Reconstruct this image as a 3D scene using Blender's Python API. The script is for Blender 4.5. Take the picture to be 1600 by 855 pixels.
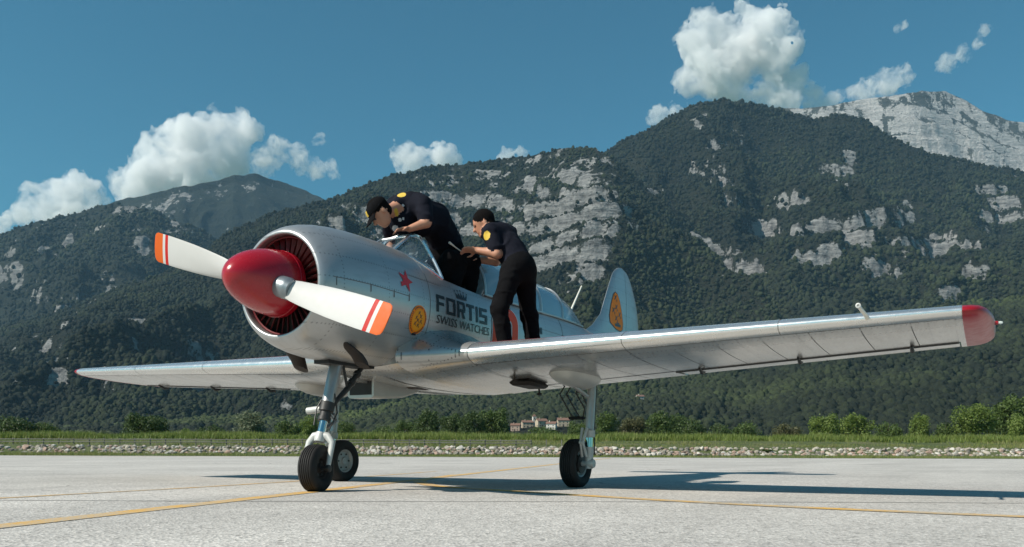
import bpy, bmesh, math, random
import numpy as np
from mathutils import Vector, Matrix

for o in list(bpy.data.objects): bpy.data.objects.remove(o)
SC = bpy.context.scene
COL = SC.collection
R = math.radians
random.seed(7)
RNG = np.random.default_rng(11)

# ------------------------------------------------------------------ camera
CAM = np.array([5.003, 4.567, 0.316])
YAW, PITCH, ROLL = R(209.482), R(0.658), R(0.197)
FPX, PYC = 1333.9, 690.0                      # focal length and principal row in photo pixels (1600 wide)
_f = np.array([math.cos(YAW)*math.cos(PITCH), math.sin(YAW)*math.cos(PITCH), math.sin(PITCH)])
_r0 = np.array([math.sin(YAW), -math.cos(YAW), 0.0]); _u0 = np.cross(_r0, _f)
_r = _r0*math.cos(ROLL)+_u0*math.sin(ROLL); _u = _u0*math.cos(ROLL)-_r0*math.sin(ROLL)
FWD = np.array([math.cos(YAW), math.sin(YAW), 0.0]); RGT = _r0.copy()
cd = bpy.data.cameras.new('camera'); cam = bpy.data.objects.new('camera', cd); COL.objects.link(cam)
cd.sensor_width = 36.0; cd.lens = 36.0*FPX/1600.0; cd.shift_y = (PYC-427.5)/1600.0
cd.clip_start = 0.05; cd.clip_end = 60000
cam.matrix_world = Matrix(((_r[0], _u[0], -_f[0], CAM[0]), (_r[1], _u[1], -_f[1], CAM[1]), (_r[2], _u[2], -_f[2], CAM[2]), (0, 0, 0, 1)))
cd.dof.use_dof = True; cd.dof.focus_distance = 6.9; cd.dof.aperture_fstop = 9.0
SC.camera = cam

def ray(px, py): return _f + _r*(px-800)/FPX + _u*(PYC-py)/FPX
def at(px, py, v):                             # a point of the place at v metres along the view
    return CAM + ray(px, py)*v
def uv(u, v, z=0.0):                           # ground coordinates: u metres to the side, v metres ahead of the camera
    return np.array([CAM[0]+RGT[0]*u+FWD[0]*v, CAM[1]+RGT[1]*u+FWD[1]*v, z])
def px2u(px, v): return (px-800)/FPX*v

# ------------------------------------------------------------------ sky and sun
SUN = Vector((0.95, -0.63, 1.0)).normalized()  # towards the sun
w = bpy.data.worlds.new('World'); SC.world = w; w.use_nodes = True
nt = w.node_tree; nt.nodes.clear()
sky = nt.nodes.new('ShaderNodeTexSky'); sky.sky_type = 'NISHITA'; sky.sun_disc = False
sky.sun_elevation = math.asin(SUN.z); sky.sun_rotation = math.atan2(SUN.x, SUN.y)
sky.altitude = 100; sky.air_density = 1.0; sky.dust_density = 0.6; sky.ozone_density = 2.0
tint = nt.nodes.new('ShaderNodeMix'); tint.data_type = 'RGBA'; tint.blend_type = 'MULTIPLY'
tint.inputs[0].default_value = 1.0; tint.inputs[7].default_value = SKYTINT = (0.33, 0.92, 0.93, 1)
bg = nt.nodes.new('ShaderNodeBackground'); bg.inputs[1].default_value = 0.064
wo = nt.nodes.new('ShaderNodeOutputWorld')
nt.links.new(sky.outputs[0], tint.inputs[6]); nt.links.new(tint.outputs[2], bg.inputs[0]); nt.links.new(bg.outputs[0], wo.inputs[0])
sl = bpy.data.lights.new('sun', 'SUN'); sl.energy = 4.2; sl.angle = R(0.55); sl.color = (1.0, 0.93, 0.83)
so = bpy.data.objects.new('sun', sl); COL.objects.link(so)
so.rotation_euler = SUN.to_track_quat('Z', 'Y').to_euler()
SC.view_settings.view_transform = 'Standard'; SC.view_settings.look = 'None'
SC.view_settings.exposure = 0.5; SC.view_settings.gamma = 1.0; SC.view_settings.use_curve_mapping = False
SC.cycles.volume_bounces = 9; SC.cycles.max_bounces = 12; SC.cycles.transparent_max_bounces = 12
SC.cycles.use_denoising = True
SC.cycles.sample_clamp_indirect = 6.0
SC.cycles.caustics_reflective = False; SC.cycles.caustics_refractive = False

# ------------------------------------------------------------------ numpy noise
def _hash(ix, iy, iz, seed):
    h = (ix*374761393 + iy*668265263 + iz*2147483647 + seed*1274126177) & 0xffffffff
    h = ((h ^ (h >> 13))*1274126177) & 0xffffffff
    h = ((h ^ (h >> 15))*2246822519) & 0xffffffff
    return ((h ^ (h >> 16)) & 0xffffff)/float(0xffffff)
def vnoise(p, seed=0):
    p = np.asarray(p, float); i = np.floor(p).astype(np.int64); f = p-i
    f = f*f*f*(f*(f*6-15)+10); out = 0
    for dx in (0, 1):
        for dy in (0, 1):
            for dz in (0, 1):
                wgt = (f[..., 0] if dx else 1-f[..., 0])*(f[..., 1] if dy else 1-f[..., 1])*(f[..., 2] if dz else 1-f[..., 2])
                out = out+wgt*_hash(i[..., 0]+dx, i[..., 1]+dy, i[..., 2]+dz, seed)
    return out*2-1
def fbm(p, octaves=5, seed=0, gain=0.5, lac=2.03):
    p = np.asarray(p, float); a, s, n = 1.0, 0.0, 0.0
    for k in range(octaves):
        s = s+a*vnoise(p, seed+k*17); n += a; a *= gain; p = p*lac+13.7
    return s/n
def ridged(p, octaves=5, seed=0, gain=0.5, lac=2.03):
    p = np.asarray(p, float); a, s, n = 1.0, 0.0, 0.0
    for k in range(octaves):
        s = s+a*(1-2*np.abs(vnoise(p, seed+k*17))); n += a; a *= gain; p = p*lac+7.3
    return s/n
def sstep(a, b, x):
    t = np.clip((np.asarray(x, float)-a)/(b-a), 0, 1); return t*t*(3-2*t)

# ------------------------------------------------------------------ material helpers
MATS = {}
class NT:
    def __init__(s, name):
        s.m = bpy.data.materials.new(name); s.m.use_nodes = True; s.t = s.m.node_tree; s.t.nodes.clear(); MATS[name] = s.m
        s.out = s.n('ShaderNodeOutputMaterial')
    def n(s, ty, **kw):
        x = s.t.nodes.new(ty)
        for k, v in kw.items(): setattr(x, k, v)
        return x
    def l(s, a, b): s.t.links.new(a, b)
    def val(s, x, sock):
        if hasattr(x, 'is_output'): s.l(x, sock)
        else: sock.default_value = x
    def math(s, op, a, b=0.0, c=0.0):
        x = s.n('ShaderNodeMath', operation=op)
        for v, k in ((a, 0), (b, 1), (c, 2)): s.val(v, x.inputs[k])
        return x.outputs[0]
    def noise(s, scale, detail=4, rough=0.55, vec=None, dist=0.0):
        x = s.n('ShaderNodeTexNoise'); x.inputs['Scale'].default_value = scale; x.inputs['Detail'].default_value = detail
        x.inputs['Roughness'].default_value = rough; x.inputs['Distortion'].default_value = dist
        if vec is not None: s.l(vec, x.inputs['Vector'])
        return x.outputs[0]
    def ramp(s, fac, stops):
        x = s.n('ShaderNodeValToRGB'); e = x.color_ramp.elements
        while len(e) < len(stops): e.new(0.5)
        for k, (p, c) in enumerate(stops):
            e[k].position = p; e[k].color = (c[0], c[1], c[2], 1) if hasattr(c, '__len__') else (c, c, c, 1)
        s.l(fac, x.inputs[0]); return x.outputs[0]
    def mix(s, fac, a, b, mode='MIX'):
        x = s.n('ShaderNodeMix', data_type='RGBA', blend_type=mode)
        s.val(fac, x.inputs[0])
        for v, k in ((a, 6), (b, 7)):
            s.val(tuple(v)+(1,) if isinstance(v, tuple) and len(v) == 3 else v, x.inputs[k])
        return x.outputs[2]
    def obj(s): return s.n('ShaderNodeTexCoord').outputs['Object']
    def pos(s): return s.n('ShaderNodeNewGeometry').outputs['Position']
    def mapv(s, vec, scale):
        x = s.n('ShaderNodeMapping'); x.inputs['Scale'].default_value = scale; s.l(vec, x.inputs[0]); return x.outputs[0]
    def bsdf(s, color, rough=0.5, metal=0.0, spec=0.5, bump=None, bstr=0.3, bdist=0.01, coat=0.0, link=True):
        b = s.n('ShaderNodeBsdfPrincipled')
        if isinstance(color, tuple) and len(color) == 3: color = color+(1,)
        s.val(color, b.inputs['Base Color']); s.val(rough, b.inputs['Roughness']); s.val(metal, b.inputs['Metallic'])
        b.inputs['Specular IOR Level'].default_value = spec; b.inputs['Coat Weight'].default_value = coat; b.inputs['Coat Roughness'].default_value = 0.08
        if bump is not None:
            u = s.n('ShaderNodeBump'); u.inputs['Strength'].default_value = bstr; u.inputs['Distance'].default_value = bdist
            s.l(bump, u.inputs['Height']); s.l(u.outputs[0], b.inputs['Normal'])
        if link: s.l(b.outputs[0], s.out.inputs[0])
        return b.outputs[0]

def plain(name, col, rough=0.5, metal=0.0, var=0.12, scale=6.0, coat=0.0, bstr=0.0, spec=0.5):
    """a simple material with some wear: colour and gloss drift a little over the surface"""
    m = NT(name); p = m.obj()
    n1 = m.noise(scale, 5, 0.6, p)
    c = m.mix(n1, tuple(x*(1-var) for x in col), tuple(min(1, x*(1+var)) for x in col))
    r = m.math('ADD', m.math('MULTIPLY', m.math('SUBTRACT', m.noise(scale*3.1, 4, 0.6, p), 0.5), 0.25), rough)
    m.bsdf(c, r, metal, spec, bump=m.noise(scale*8, 3, 0.6, p) if bstr else None, bstr=bstr, coat=coat)
    return m.m

# ------------------------------------------------------------------ mesh helpers
def link(o, parent=None):
    COL.objects.link(o)
    if parent is not None: o.parent = parent
    return o
def mesh_obj(name, V, F, mats, parent=None, smooth=True, fmat=None, sharp=None):
    me = bpy.data.meshes.new(name); me.from_pydata([tuple(map(float, v)) for v in V], [], [tuple(map(int, f)) for f in F])
    if not isinstance(mats, (list, tuple)): mats = [mats]
    for m in mats: me.materials.append(MATS[m] if isinstance(m, str) else m)
    if fmat is not None: me.polygons.foreach_set('material_index', np.asarray(fmat, np.int32))
    me.polygons.foreach_set('use_smooth', np.full(len(me.polygons), smooth))
    me.update()
    if smooth and sharp is not None: me.set_sharp_from_angle(angle=R(sharp))
    return link(bpy.data.objects.new(name, me), parent)
def np_mesh(name, V, F, mats, parent=None, smooth=True, attrs=None, fmat=None):
    """fast path: V (n,3), F (m,k) arrays"""
    V = np.asarray(V, np.float32); F = np.asarray(F, np.int32)
    me = bpy.data.meshes.new(name); me.vertices.add(len(V)); me.vertices.foreach_set('co', V.ravel())
    k = F.shape[1]; me.loops.add(F.size); me.loops.foreach_set('vertex_index', F.ravel())
    me.polygons.add(len(F)); me.polygons.foreach_set('loop_start', np.arange(0, F.size, k, dtype=np.int32))
    me.polygons.foreach_set('use_smooth', np.full(len(F), smooth))
    if not isinstance(mats, (list, tuple)): mats = [mats]
    for m in mats: me.materials.append(MATS[m] if isinstance(m, str) else m)
    if fmat is not None: me.polygons.foreach_set('material_index', np.asarray(fmat, np.int32))
    me.update(calc_edges=True); me.validate()
    for an, av in (attrs or {}).items():
        a = me.attributes.new(an, 'FLOAT', 'POINT'); a.data.foreach_set('value', np.asarray(av, np.float32))
    return link(bpy.data.objects.new(name, me), parent)
class MB:
    """collects shapes of ONE part"""
    def __init__(s): s.V = []; s.F = []; s.M = []
    def add(s, V, F, m=0):
        k = len(s.V); s.V += [tuple(v) for v in V]; s.F += [tuple(i+k for i in f) for f in F]; s.M += [m]*len(F); return s
    def loft(s, rings, cap0=True, cap1=True, closed=True, m=0):
        n = len(rings[0]); V = [v for r in rings for v in r]; F = []
        for i in range(len(rings)-1):
            for j in range(n if closed else n-1):
                k = (j+1) % n; F.append((i*n+j, i*n+k, (i+1)*n+k, (i+1)*n+j))
        if cap0 and closed: F.append(tuple(range(n-1, -1, -1)))
        if cap1 and closed: F.append(tuple((len(rings)-1)*n+j for j in range(n)))
        return s.add(V, F, m)
    def tube(s, path, rad, seg=10, m=0, flat=1.0, cap=True):
        path = [np.array(p, float) for p in path]
        if not hasattr(rad, '__len__'): rad = [rad]*len(path)
        rings = []; prev = None
        for i, p in enumerate(path):
            t = path[min(i+1, len(path)-1)]-path[max(i-1, 0)]; t = t/np.linalg.norm(t)
            if prev is None:
                a = np.array([0, 0, 1.0]) if abs(t[2]) < 0.9 else np.array([1.0, 0, 0])
            else: a = prev
            n1 = a-t*(a@t); n1 /= np.linalg.norm(n1); n2 = np.cross(t, n1); prev = n1
            rings.append([p+rad[i]*(math.cos(q)*n1+math.sin(q)*n2*flat) for q in np.linspace(0, 2*math.pi, seg, endpoint=False)])
        return s.loft(rings, cap, cap, m=m)
    def box(s, c, d, rot=None, m=0, bev=0.0):
        d = np.array(d, float)/2; c = np.array(c, float)
        if bev:
            b = min(bev, min(d)*0.9); V = []
            for sz in (-1, 1):
                for (e, zz) in ((1, 0),):
                    pass
            rings = []
            for z, k in ((-d[2], b), (-d[2]+b, 0), (d[2]-b, 0), (d[2], b)):
                x, y = d[0]-k, d[1]-k; q = b*0.6
                rings.append([np.array(v) for v in ((x-q, -y, z), (x, -y+q, z), (x, y-q, z), (x-q, y, z), (-x+q, y, z), (-x, y-q, z), (-x, -y+q, z), (-x+q, -y, z))])
            if rot is not None: rings = [[rot@v for v in r] for r in rings]
            return s.loft([[c+v for v in r] for r in rings], m=m)
        V = [np.array((sx*d[0], sy*d[1], sz*d[2])) for sz in (-1, 1) for sx, sy in ((-1, -1), (1, -1), (1, 1), (-1, 1))]
        if rot is not None: V = [rot@v for v in V]
        return s.add([c+v for v in V], [(3, 2, 1, 0), (4, 5, 6, 7), (0, 1, 5, 4), (1, 2, 6, 5), (2, 3, 7, 6), (3, 0, 4, 7)], m)
    def lathe(s, prof, origin, axis, seg=24, m=0, closed_prof=False, up=(0, 0, 1)):
        """prof: (along, radius)"""
        a = np.array(axis, float); a /= np.linalg.norm(a); upv = np.array(up, float)
        if abs(a@upv) > 0.95: upv = np.array([1.0, 0, 0])
        n1 = upv-a*(a@upv); n1 /= np.linalg.norm(n1); n2 = np.cross(a, n1); o = np.array(origin, float)
        rings = [[o+a*x+r*(math.cos(q)*n1+math.sin(q)*n2) for q in np.linspace(0, 2*math.pi, seg, endpoint=False)] for x, r in prof]
        return s.loft(rings, prof[0][1] > 1e-4 and not closed_prof, prof[-1][1] > 1e-4 and not closed_prof, m=m)
    def build(s, name, mats, parent=None, smooth=True, sharp=35):
        return mesh_obj(name, s.V, s.F, mats, parent, smooth, s.M, sharp)
def rotx(a): c, s = math.cos(a), math.sin(a); return np.array([[1, 0, 0], [0, c, -s], [0, s, c]])
def roty(a): c, s = math.cos(a), math.sin(a); return np.array([[c, 0, s], [0, 1, 0], [-s, 0, c]])
def rotz(a): c, s = math.cos(a), math.sin(a); return np.array([[c, -s, 0], [s, c, 0], [0, 0, 1]])
def tag(o, label=None, cat=None, group=None, kind=None):
    if label: o['label'] = label
    if cat: o['category'] = cat
    if group: o['group'] = group
    if kind: o['kind'] = kind
    return o
def empty(name, loc=(0, 0, 0), rz=0.0):
    o = bpy.data.objects.new(name, None); o.location = tuple(map(float, loc)); o.rotation_euler = (0, 0, rz); o.empty_display_size = 0.3
    return link(o)
# ------------------------------------------------------------------ materials of the aircraft
def silver(name, base, rough, metal, rivets=False, dirt=0.25):
    m = NT(name); p = m.obj()
    n1 = m.noise(2.2, 6, 0.6, p); n2 = m.noise(14, 5, 0.65, m.mapv(p, (0.25, 1, 1)))
    c = m.mix(n1, tuple(x*0.9 for x in base), tuple(x*1.06 for x in base))
    streak = m.ramp(m.noise(5, 6, 0.7, m.mapv(p, (0.5, 5, 3))), [(0.52, 0.0), (0.75, 1.0)])
    c = m.mix(m.math('MULTIPLY', streak, dirt), c, (0.16, 0.14, 0.12))
    bump = n2
    if rivets:
        s = m.n('ShaderNodeSeparateXYZ'); m.l(p, s.inputs[0])
        x, y = s.outputs[0], s.outputs[1]
        def dots(a, da, b, db):
            fa = m.math('SUBTRACT', m.math('FRACT', m.math('DIVIDE', a, da)), 0.5)
            fb = m.math('SUBTRACT', m.math('FRACT', m.math('DIVIDE', b, db)), 0.5)
            ra = m.math('MULTIPLY', fa, da); rb = m.math('MULTIPLY', fb, db)
            d = m.math('SQRT', m.math('ADD', m.math('MULTIPLY', ra, ra), m.math('MULTIPLY', rb, rb)))
            return m.math('LESS_THAN', d, 0.0062)
        if rivets == 'side': dd = m.math('MULTIPLY', m.math('MAXIMUM', dots(x, 0.028, s.outputs[2], 0.165), dots(s.outputs[2], 0.028, x, 0.47)), 0.55)
        else: dd = m.math('MAXIMUM', dots(y, 0.035, x, 0.155), dots(x, 0.035, y, 0.4))
        c = m.mix(m.math('MULTIPLY', dd, 0.8), c, (0.1, 0.1, 0.1))
    r = m.math('ADD', m.math('MULTIPLY', m.math('SUBTRACT', n2, 0.5), 0.18), rough)
    m.bsdf(c, r, metal, 0.5, bump=bump, bstr=0.05, bdist=0.004)
    return m.m
silver('silver_paint', (0.452, 0.455, 0.457), 0.34, 0.64, rivets='side')
plain('seam_grey', (0.15, 0.15, 0.15), 0.6)
silver('silver_skin', (0.47, 0.465, 0.45), 0.22, 0.55, rivets=True, dirt=0.35)
silver('bare_metal', (0.80, 0.80, 0.79), 0.26, 0.85, dirt=0.08)
plain('seam_dark', (0.05, 0.05, 0.05), 0.6)
plain('red_gloss', (0.34, 0.006, 0.015), 0.26, 0.0, 0.12, 5.0, coat=0.25)
plain('red_wing', (0.27, 0.006, 0.014), 0.35)
plain('red_dark', (0.12, 0.006, 0.008), 0.4, 0.2)
plain('blade_white', (0.55, 0.545, 0.53), 0.55, 0.0, 0.05, 7.0, spec=0.25)
plain('blade_red', (0.48, 0.018, 0.014), 0.55, spec=0.2)
plain('blade_orange', (0.60, 0.105, 0.012), 0.55, spec=0.2)
plain('collar_metal', (0.24, 0.27, 0.29), 0.38, 0.6)
plain('strut_metal', (0.36, 0.36, 0.36), 0.38, 0.65, 0.2, 14)
plain('strut_chrome', (0.62, 0.62, 0.62), 0.12, 1.0, 0.05)
plain('fork_paint', (0.50, 0.50, 0.48), 0.5, 0.2, 0.2, 20)
plain('hub_grey', (0.36, 0.36, 0.35), 0.5, 0.25, 0.25, 20)
plain('rubber', (0.018, 0.017, 0.017), 0.72, 0.0, 0.35, 20, bstr=0.2, spec=0.3)
plain('dark_pipe', (0.030, 0.022, 0.018), 0.7, 0.3, 0.4, 20)
plain('interior_dark', (0.012, 0.012, 0.012), 0.7)
plain('seat_black', (0.012, 0.011, 0.011), 0.75, bstr=0.3, scale=20)
plain('decal_black', (0.012, 0.012, 0.016), 0.35)
plain('decal_orange', (0.88, 0.23, 0.010), 0.5, spec=0.2)
plain('decal_amber', (0.85, 0.33, 0.02), 0.5, spec=0.2)
plain('decal_red', (0.55, 0.02, 0.03), 0.4)
plain('decal_scarlet', (0.85, 0.085, 0.03), 0.5, spec=0.2)
plain('decal_white', (0.75, 0.75, 0.73), 0.4)
plain('wire_dark', (0.04, 0.04, 0.04), 0.5, 0.4)
plain('off_white', (0.72, 0.70, 0.62), 0.4)
plain('fairing_grey', (0.46, 0.46, 0.44), 0.42, 0.25, 0.15, 8)
def glassmat(name, col, fac, rough=0.06):
    m = NT(name); b = m.bsdf(col, rough, 0.0, 0.8, coat=0.5, link=False)
    t = m.n('ShaderNodeBsdfTransparent'); t.inputs[0].default_value = (0.80, 0.90, 0.95, 1)
    x = m.n('ShaderNodeMixShader'); x.inputs[0].default_value = fac
    m.l(t.outputs[0], x.inputs[1]); m.l(b, x.inputs[2]); m.l(x.outputs[0], m.out.inputs[0]); return m.m
glassmat('canopy_plexi', (0.22, 0.42, 0.55), 0.72, 0.12)  # sky reflection is partly put into the blue base colour
glassmat('screen_plexi', (0.16, 0.24, 0.30), 0.28)
glassmat('lens_clear', (0.8, 0.85, 0.8), 0.6)

# ------------------------------------------------------------------ the aircraft
AC = tag(empty('propeller_aircraft'), 'silver low-wing propeller aircraft with red spinner and white propeller on the apron', 'aircraft')
ZC = 1.535
# fuselage sections: x, half width, top, bottom, height of greatest width, exponent
SEC = np.array([
    [-0.49, 0.519, 2.054, 1.016, 1.535, 2.0],
    [-0.80, 0.507, 2.044, 1.004, 1.530, 2.05],
    [-1.10, 0.488, 2.030, 0.985, 1.520, 2.15],
    [-1.60, 0.468, 2.020, 0.970, 1.510, 2.3],
    [-2.40, 0.452, 2.010, 0.970, 1.510, 2.3],
    [-3.20, 0.420, 1.985, 1.000, 1.520, 2.25],
    [-3.90, 0.382, 1.940, 1.055, 1.540, 2.15],
    [-4.45, 0.340, 1.880, 1.115, 1.560, 2.1],
    [-5.30, 0.250, 1.815, 1.235, 1.580, 2.0],
    [-6.20, 0.140, 1.770, 1.400, 1.600, 2.0],
    [-6.75, 0.035, 1.690, 1.520, 1.605, 2.0]])
def sec(x): return [float(np.interp(-x, -SEC[:, 0], SEC[:, k])) for k in range(1, 6)]
def sill(x): return float(np.interp(-x, [0.9, 1.05, 1.6, 2.6, 3.6, 4.4], [1.83, 1.80, 1.765, 1.765, 1.80, 1.82]))
def yside(x, z):
    if x > -0.50:
        r = cowl_r(x); return math.sqrt(max(r*r-(z-ZC)**2, 0))
    wd, zt, zb, zc, n = sec(x); h = zt-zc if z > zc else zc-zb
    return wd*max(0.0, 1-min(1.0, abs((z-zc)/h))**n)**(1/n)
COWL = [(0.405, 0.373), (0.409, 0.384), (0.402, 0.399), (0.378, 0.421), (0.33, 0.446), (0.26, 0.470), (0.16, 0.492), (0.03, 0.509), (-0.12, 0.518), (-0.30, 0.522), (-0.505, 0.522)]
def cowl_r(x): return float(np.interp(-x, [-c[0] for c in COWL[1:]], [c[1] for c in COWL[1:]]))

def hull_ring(x, lo, hi, n, inset=0.0):
    """points from height lo on the port side down round the belly... order: port lo->hi"""
    pass
def fuselage():
    xs = np.unique(np.round(np.concatenate([np.linspace(-0.495, -1.05, 9), np.linspace(-1.05, -4.42, 30), np.linspace(-4.42, -6.75, 18)]), 4))[::-1]
    NL, NT_ = 16, 8
    V = []; F = []
    rings = []
    for x in xs:
        wd, zt, zb, zc, n = sec(x); s = min(sill(x), zt-0.02)
        def pt(a, wd=wd, zt=zt, zb=zb, zc=zc, n=n):     # a: angle from straight down, port side
            c, d = math.sin(a), -math.cos(a)
            y = wd*abs(c)**(2/n)*(1 if c >= 0 else -1); h = zt-zc if d > 0 else zc-zb
            return y, zc+h*abs(d)**(2/n)*(1 if d >= 0 else -1)
        lo, hi = math.pi/2, math.pi                     # find angle of the sill
        for _ in range(40):
            m = (lo+hi)/2
            if pt(m)[1] < s: lo = m
            else: hi = m
        a_s = lo
        angs = list(np.linspace(0, a_s, NL+1))+list(np.linspace(a_s, math.pi, NT_+1))[1:]
        half = [pt(a) for a in angs]
        ring = [(x, y, z) for y, z in half]+[(x, -y, z) for y, z in half[-2:0:-1]]
        rings.append(ring)
    n = len(rings[0]); top = set(range(NL, NL+2*NT_))
    for r in rings: V += r
    for i in range(len(rings)-1):
        xm = (xs[i]+xs[i+1])/2
        for j in range(n):
            if -4.42 < xm < -1.05 and j in top: continue
            k = (j+1) % n; F.append((i*n+j, (i+1)*n+j, (i+1)*n+k, i*n+k))
    F.append(tuple((len(rings)-1)*n+j for j in range(n-1, -1, -1)))
    fu = mesh_obj('fuselage', V, F, 'silver_paint', AC, True)
    # cockpit sides and floor: an inner tub from sill to floor
    V = []; F = []; xs2 = np.linspace(-1.0, -4.45, 24)
    for x in xs2:
        s = sill(x); y = yside(x, s); row = [(x, y, s+0.004), (x, y-0.03, s+0.004)]
        for z in (1.6, 1.4, 1.25): row.append((x, min(yside(x, z), y+0.03)-0.05, z))
        row += [(x, -a, c) for _, a, c in row[::-1]]
        V += row
    k = 10
    for i in range(len(xs2)-1):
        for j in range(k-1): F.append((i*k+j, i*k+j+1, (i+1)*k+j+1, (i+1)*k+j))
    F.append(tuple(range(k-1, -1, -1))); F.append(tuple((len(xs2)-1)*k+j for j in range(k)))
    mesh_obj('cockpit_tub', V, F, 'interior_dark', AC, False)
    return fu
FUS = fuselage()

def cowling():
    mb = MB()
    inner = [(0.20, 0.39), (0.34, 0.372), (0.385, 0.369)]
    mb.lathe([(x, r) for x, r in inner+COWL], (0, 0, ZC), (1, 0, 0), 72, closed_prof=True)
    return mb.build('cowling', 'silver_paint', AC, sharp=60)
COW = cowling()
# latches and hinge line along the cowling's port side
for k, (x0, x1, z0, z1) in enumerate([(0.32, -0.02, 1.565, 1.560), (-0.03, -0.29, 1.560, 1.552), (-0.30, -0.495, 1.552, 1.546)]):
    mb = MB(); pts = [(x, math.sqrt(cowl_r(x)**2-(z0+(z1-z0)*t-ZC)**2)+0.0015, z0+(z1-z0)*t) for t, x in [(t, x0+(x1-x0)*t) for t in np.linspace(0, 1, 9)]]
    mb.tube(pts, 0.0026, 6); mb.build('hinge_line', 'seam_grey', COW)
for x in (0.30, -0.02, -0.29, -0.485):
    mb = MB(); mb.box((x, math.sqrt(cowl_r(x)**2-0.02**2)+0.003, 1.535), (0.005, 0.005, 0.06), bev=0.002); mb.build('latch', 'seam_grey', COW)
# intake shutters: radial slats in a dark ring
mb = MB(); mb.lathe([(0.22, 0.40), (0.20, 0.385), (0.20, 0.05)], (0, 0, ZC), (1, 0, 0), 48); mb.build('engine_bulkhead', 'interior_dark', AC)
mb = MB(); mb.lathe([(0.345, 0.371), (0.352, 0.362), (0.345, 0.353), (0.335, 0.362)], (0, 0, ZC), (1, 0, 0), 48, closed_prof=True); mb.build('shutter_ring', 'red_dark', AC)
NS = 36; slat_me = None
for k in range(NS):
    a = 2*math.pi*k/NS
    if slat_me is None:
        mb = MB(); V = []
        for r_, hw in ((0.17, 0.006), (0.366, 0.016)):
            for dx, dy in ((0.012, -hw), (0.018, -hw+0.004), (-0.012, hw), (-0.018, hw-0.004)): V.append((dx, dy, r_))
        mb.add(V, [(0, 1, 5, 4), (1, 2, 6, 5), (2, 3, 7, 6), (3, 0, 4, 7), (0, 3, 2, 1), (4, 5, 6, 7)])
        o = mb.build('shutter_slat', 'red_dark', AC, False); slat_me = o.data
    else: o = link(bpy.data.objects.new('shutter_slat', slat_me), AC)
    o.location = (0.31, 0, ZC); o.rotation_euler = (a, 0, 0)
# dark cylinder fins behind the shutters
for k in range(9):
    a = 2*math.pi*(k+0.5)/9; d = np.array([0, math.sin(a), math.cos(a)])
    mb = MB(); mb.tube([np.array([0.255, 0, ZC])+d*0.10, np.array([0.255, 0, ZC])+d*0.34], 0.05, 10); mb.build('engine_cylinder', 'dark_pipe', AC)

# spinner and propeller
sp = [(0.905, 0.0)]+[(0.905-0.52*t, 0.243*(1-(1-t)**2.15)**0.56) for t in (0.002, 0.008, 0.02, 0.04, 0.065, 0.1, 0.15, 0.2, 0.27, 0.35, 0.45, 0.55, 0.66, 0.77, 0.88, 1.0)]+[(0.380, 0.236), (0.378, 0.0)]
SPN = MB().lathe([(x, r) for x, r in sp], (0, 0, ZC), (1, 0, 0), 56).build('spinner', 'red_gloss', AC, sharp=40)
mb = MB(); mb.lathe([(0.432, 0.2425), (0.428, 0.2455), (0.424, 0.2425)], (0, 0, ZC), (1, 0, 0), 56, closed_prof=True); mb.build('backplate_rim', 'red_gloss', SPN)
def blade(th, flip):
    # radial direction in the disc plane; th from the port axis, positive = down on port
    d = np.array([0, math.cos(th), -math.sin(th)])*(1 if not flip else -1)
    t = np.cross(np.array([1.0, 0, 0]), d)             # in the disc plane, across the blade
    hub = np.array([0.585, 0, ZC]); root = MB()
    root.lathe([(0.18, 0.078), (0.262, 0.080), (0.285, 0.080), (0.30, 0.074), (0.325, 0.066)], hub, d, 24)
    mb = MB(); rs = [0.30, 0.36, 0.45, 0.58, 0.72, 0.86, 0.98, 1.035, 1.0351, 1.07, 1.0701, 1.10, 1.1001, 1.16, 1.185, 1.197, 1.2]
    ch = lambda r: float(np.interp(r, [0.30, 0.36, 0.5, 0.7, 0.95, 1.16, 1.185, 1.197, 1.2], [0.150, 0.172, 0.200, 0.222, 0.232, 0.228, 0.205, 0.165, 0.12]))
    tk = lambda r: float(np.interp(r, [0.30, 0.4, 0.6, 0.9, 1.2], [0.085, 0.055, 0.030, 0.018, 0.008]))
    rings = []
    for r in rs:
        ang = R(float(np.interp(r, [0.3, 0.6, 0.9, 1.2], [30, 24, 18, 14])))*(1)
        cdir = t*math.cos(ang)-np.array([1.0, 0, 0])*math.sin(ang)   # leading edge forward of trailing edge
        ndir = np.cross(d, cdir); ring = []
        for q in np.linspace(0, 2*math.pi, 20, endpoint=False):
            s = math.cos(q); hgt = math.sin(q)
            prof = (1-0.55*max(0, -s)**1.5)
            ring.append(hub+d*r+cdir*s*ch(r)/2+ndir*hgt*tk(r)/2*prof)
        rings.append(ring)
    for i in range(len(rings)-1):
        rm = (rs[i]+rs[i+1])/2
        m = 2 if rm > 1.1 else (0 if rm > 1.07 else (1 if rm > 1.035 else 0))
        mb.loft(rings[i:i+2], i == 0, i == len(rings)-2, m=m)
    # weld shared rings
    o = mb.build('propeller_blade', ['blade_white', 'blade_red', 'blade_orange'], AC, True, None)
    bm = bmesh.new(); bm.from_mesh(o.data); bmesh.ops.remove_doubles(bm, verts=bm.verts, dist=2e-5); bm.to_mesh(o.data); bm.free()
    o.data.set_sharp_from_angle(angle=R(50))
    root.build('blade_root', 'collar_metal', o)
TH = 0.317
blade(TH, False); blade(TH, True)

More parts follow.
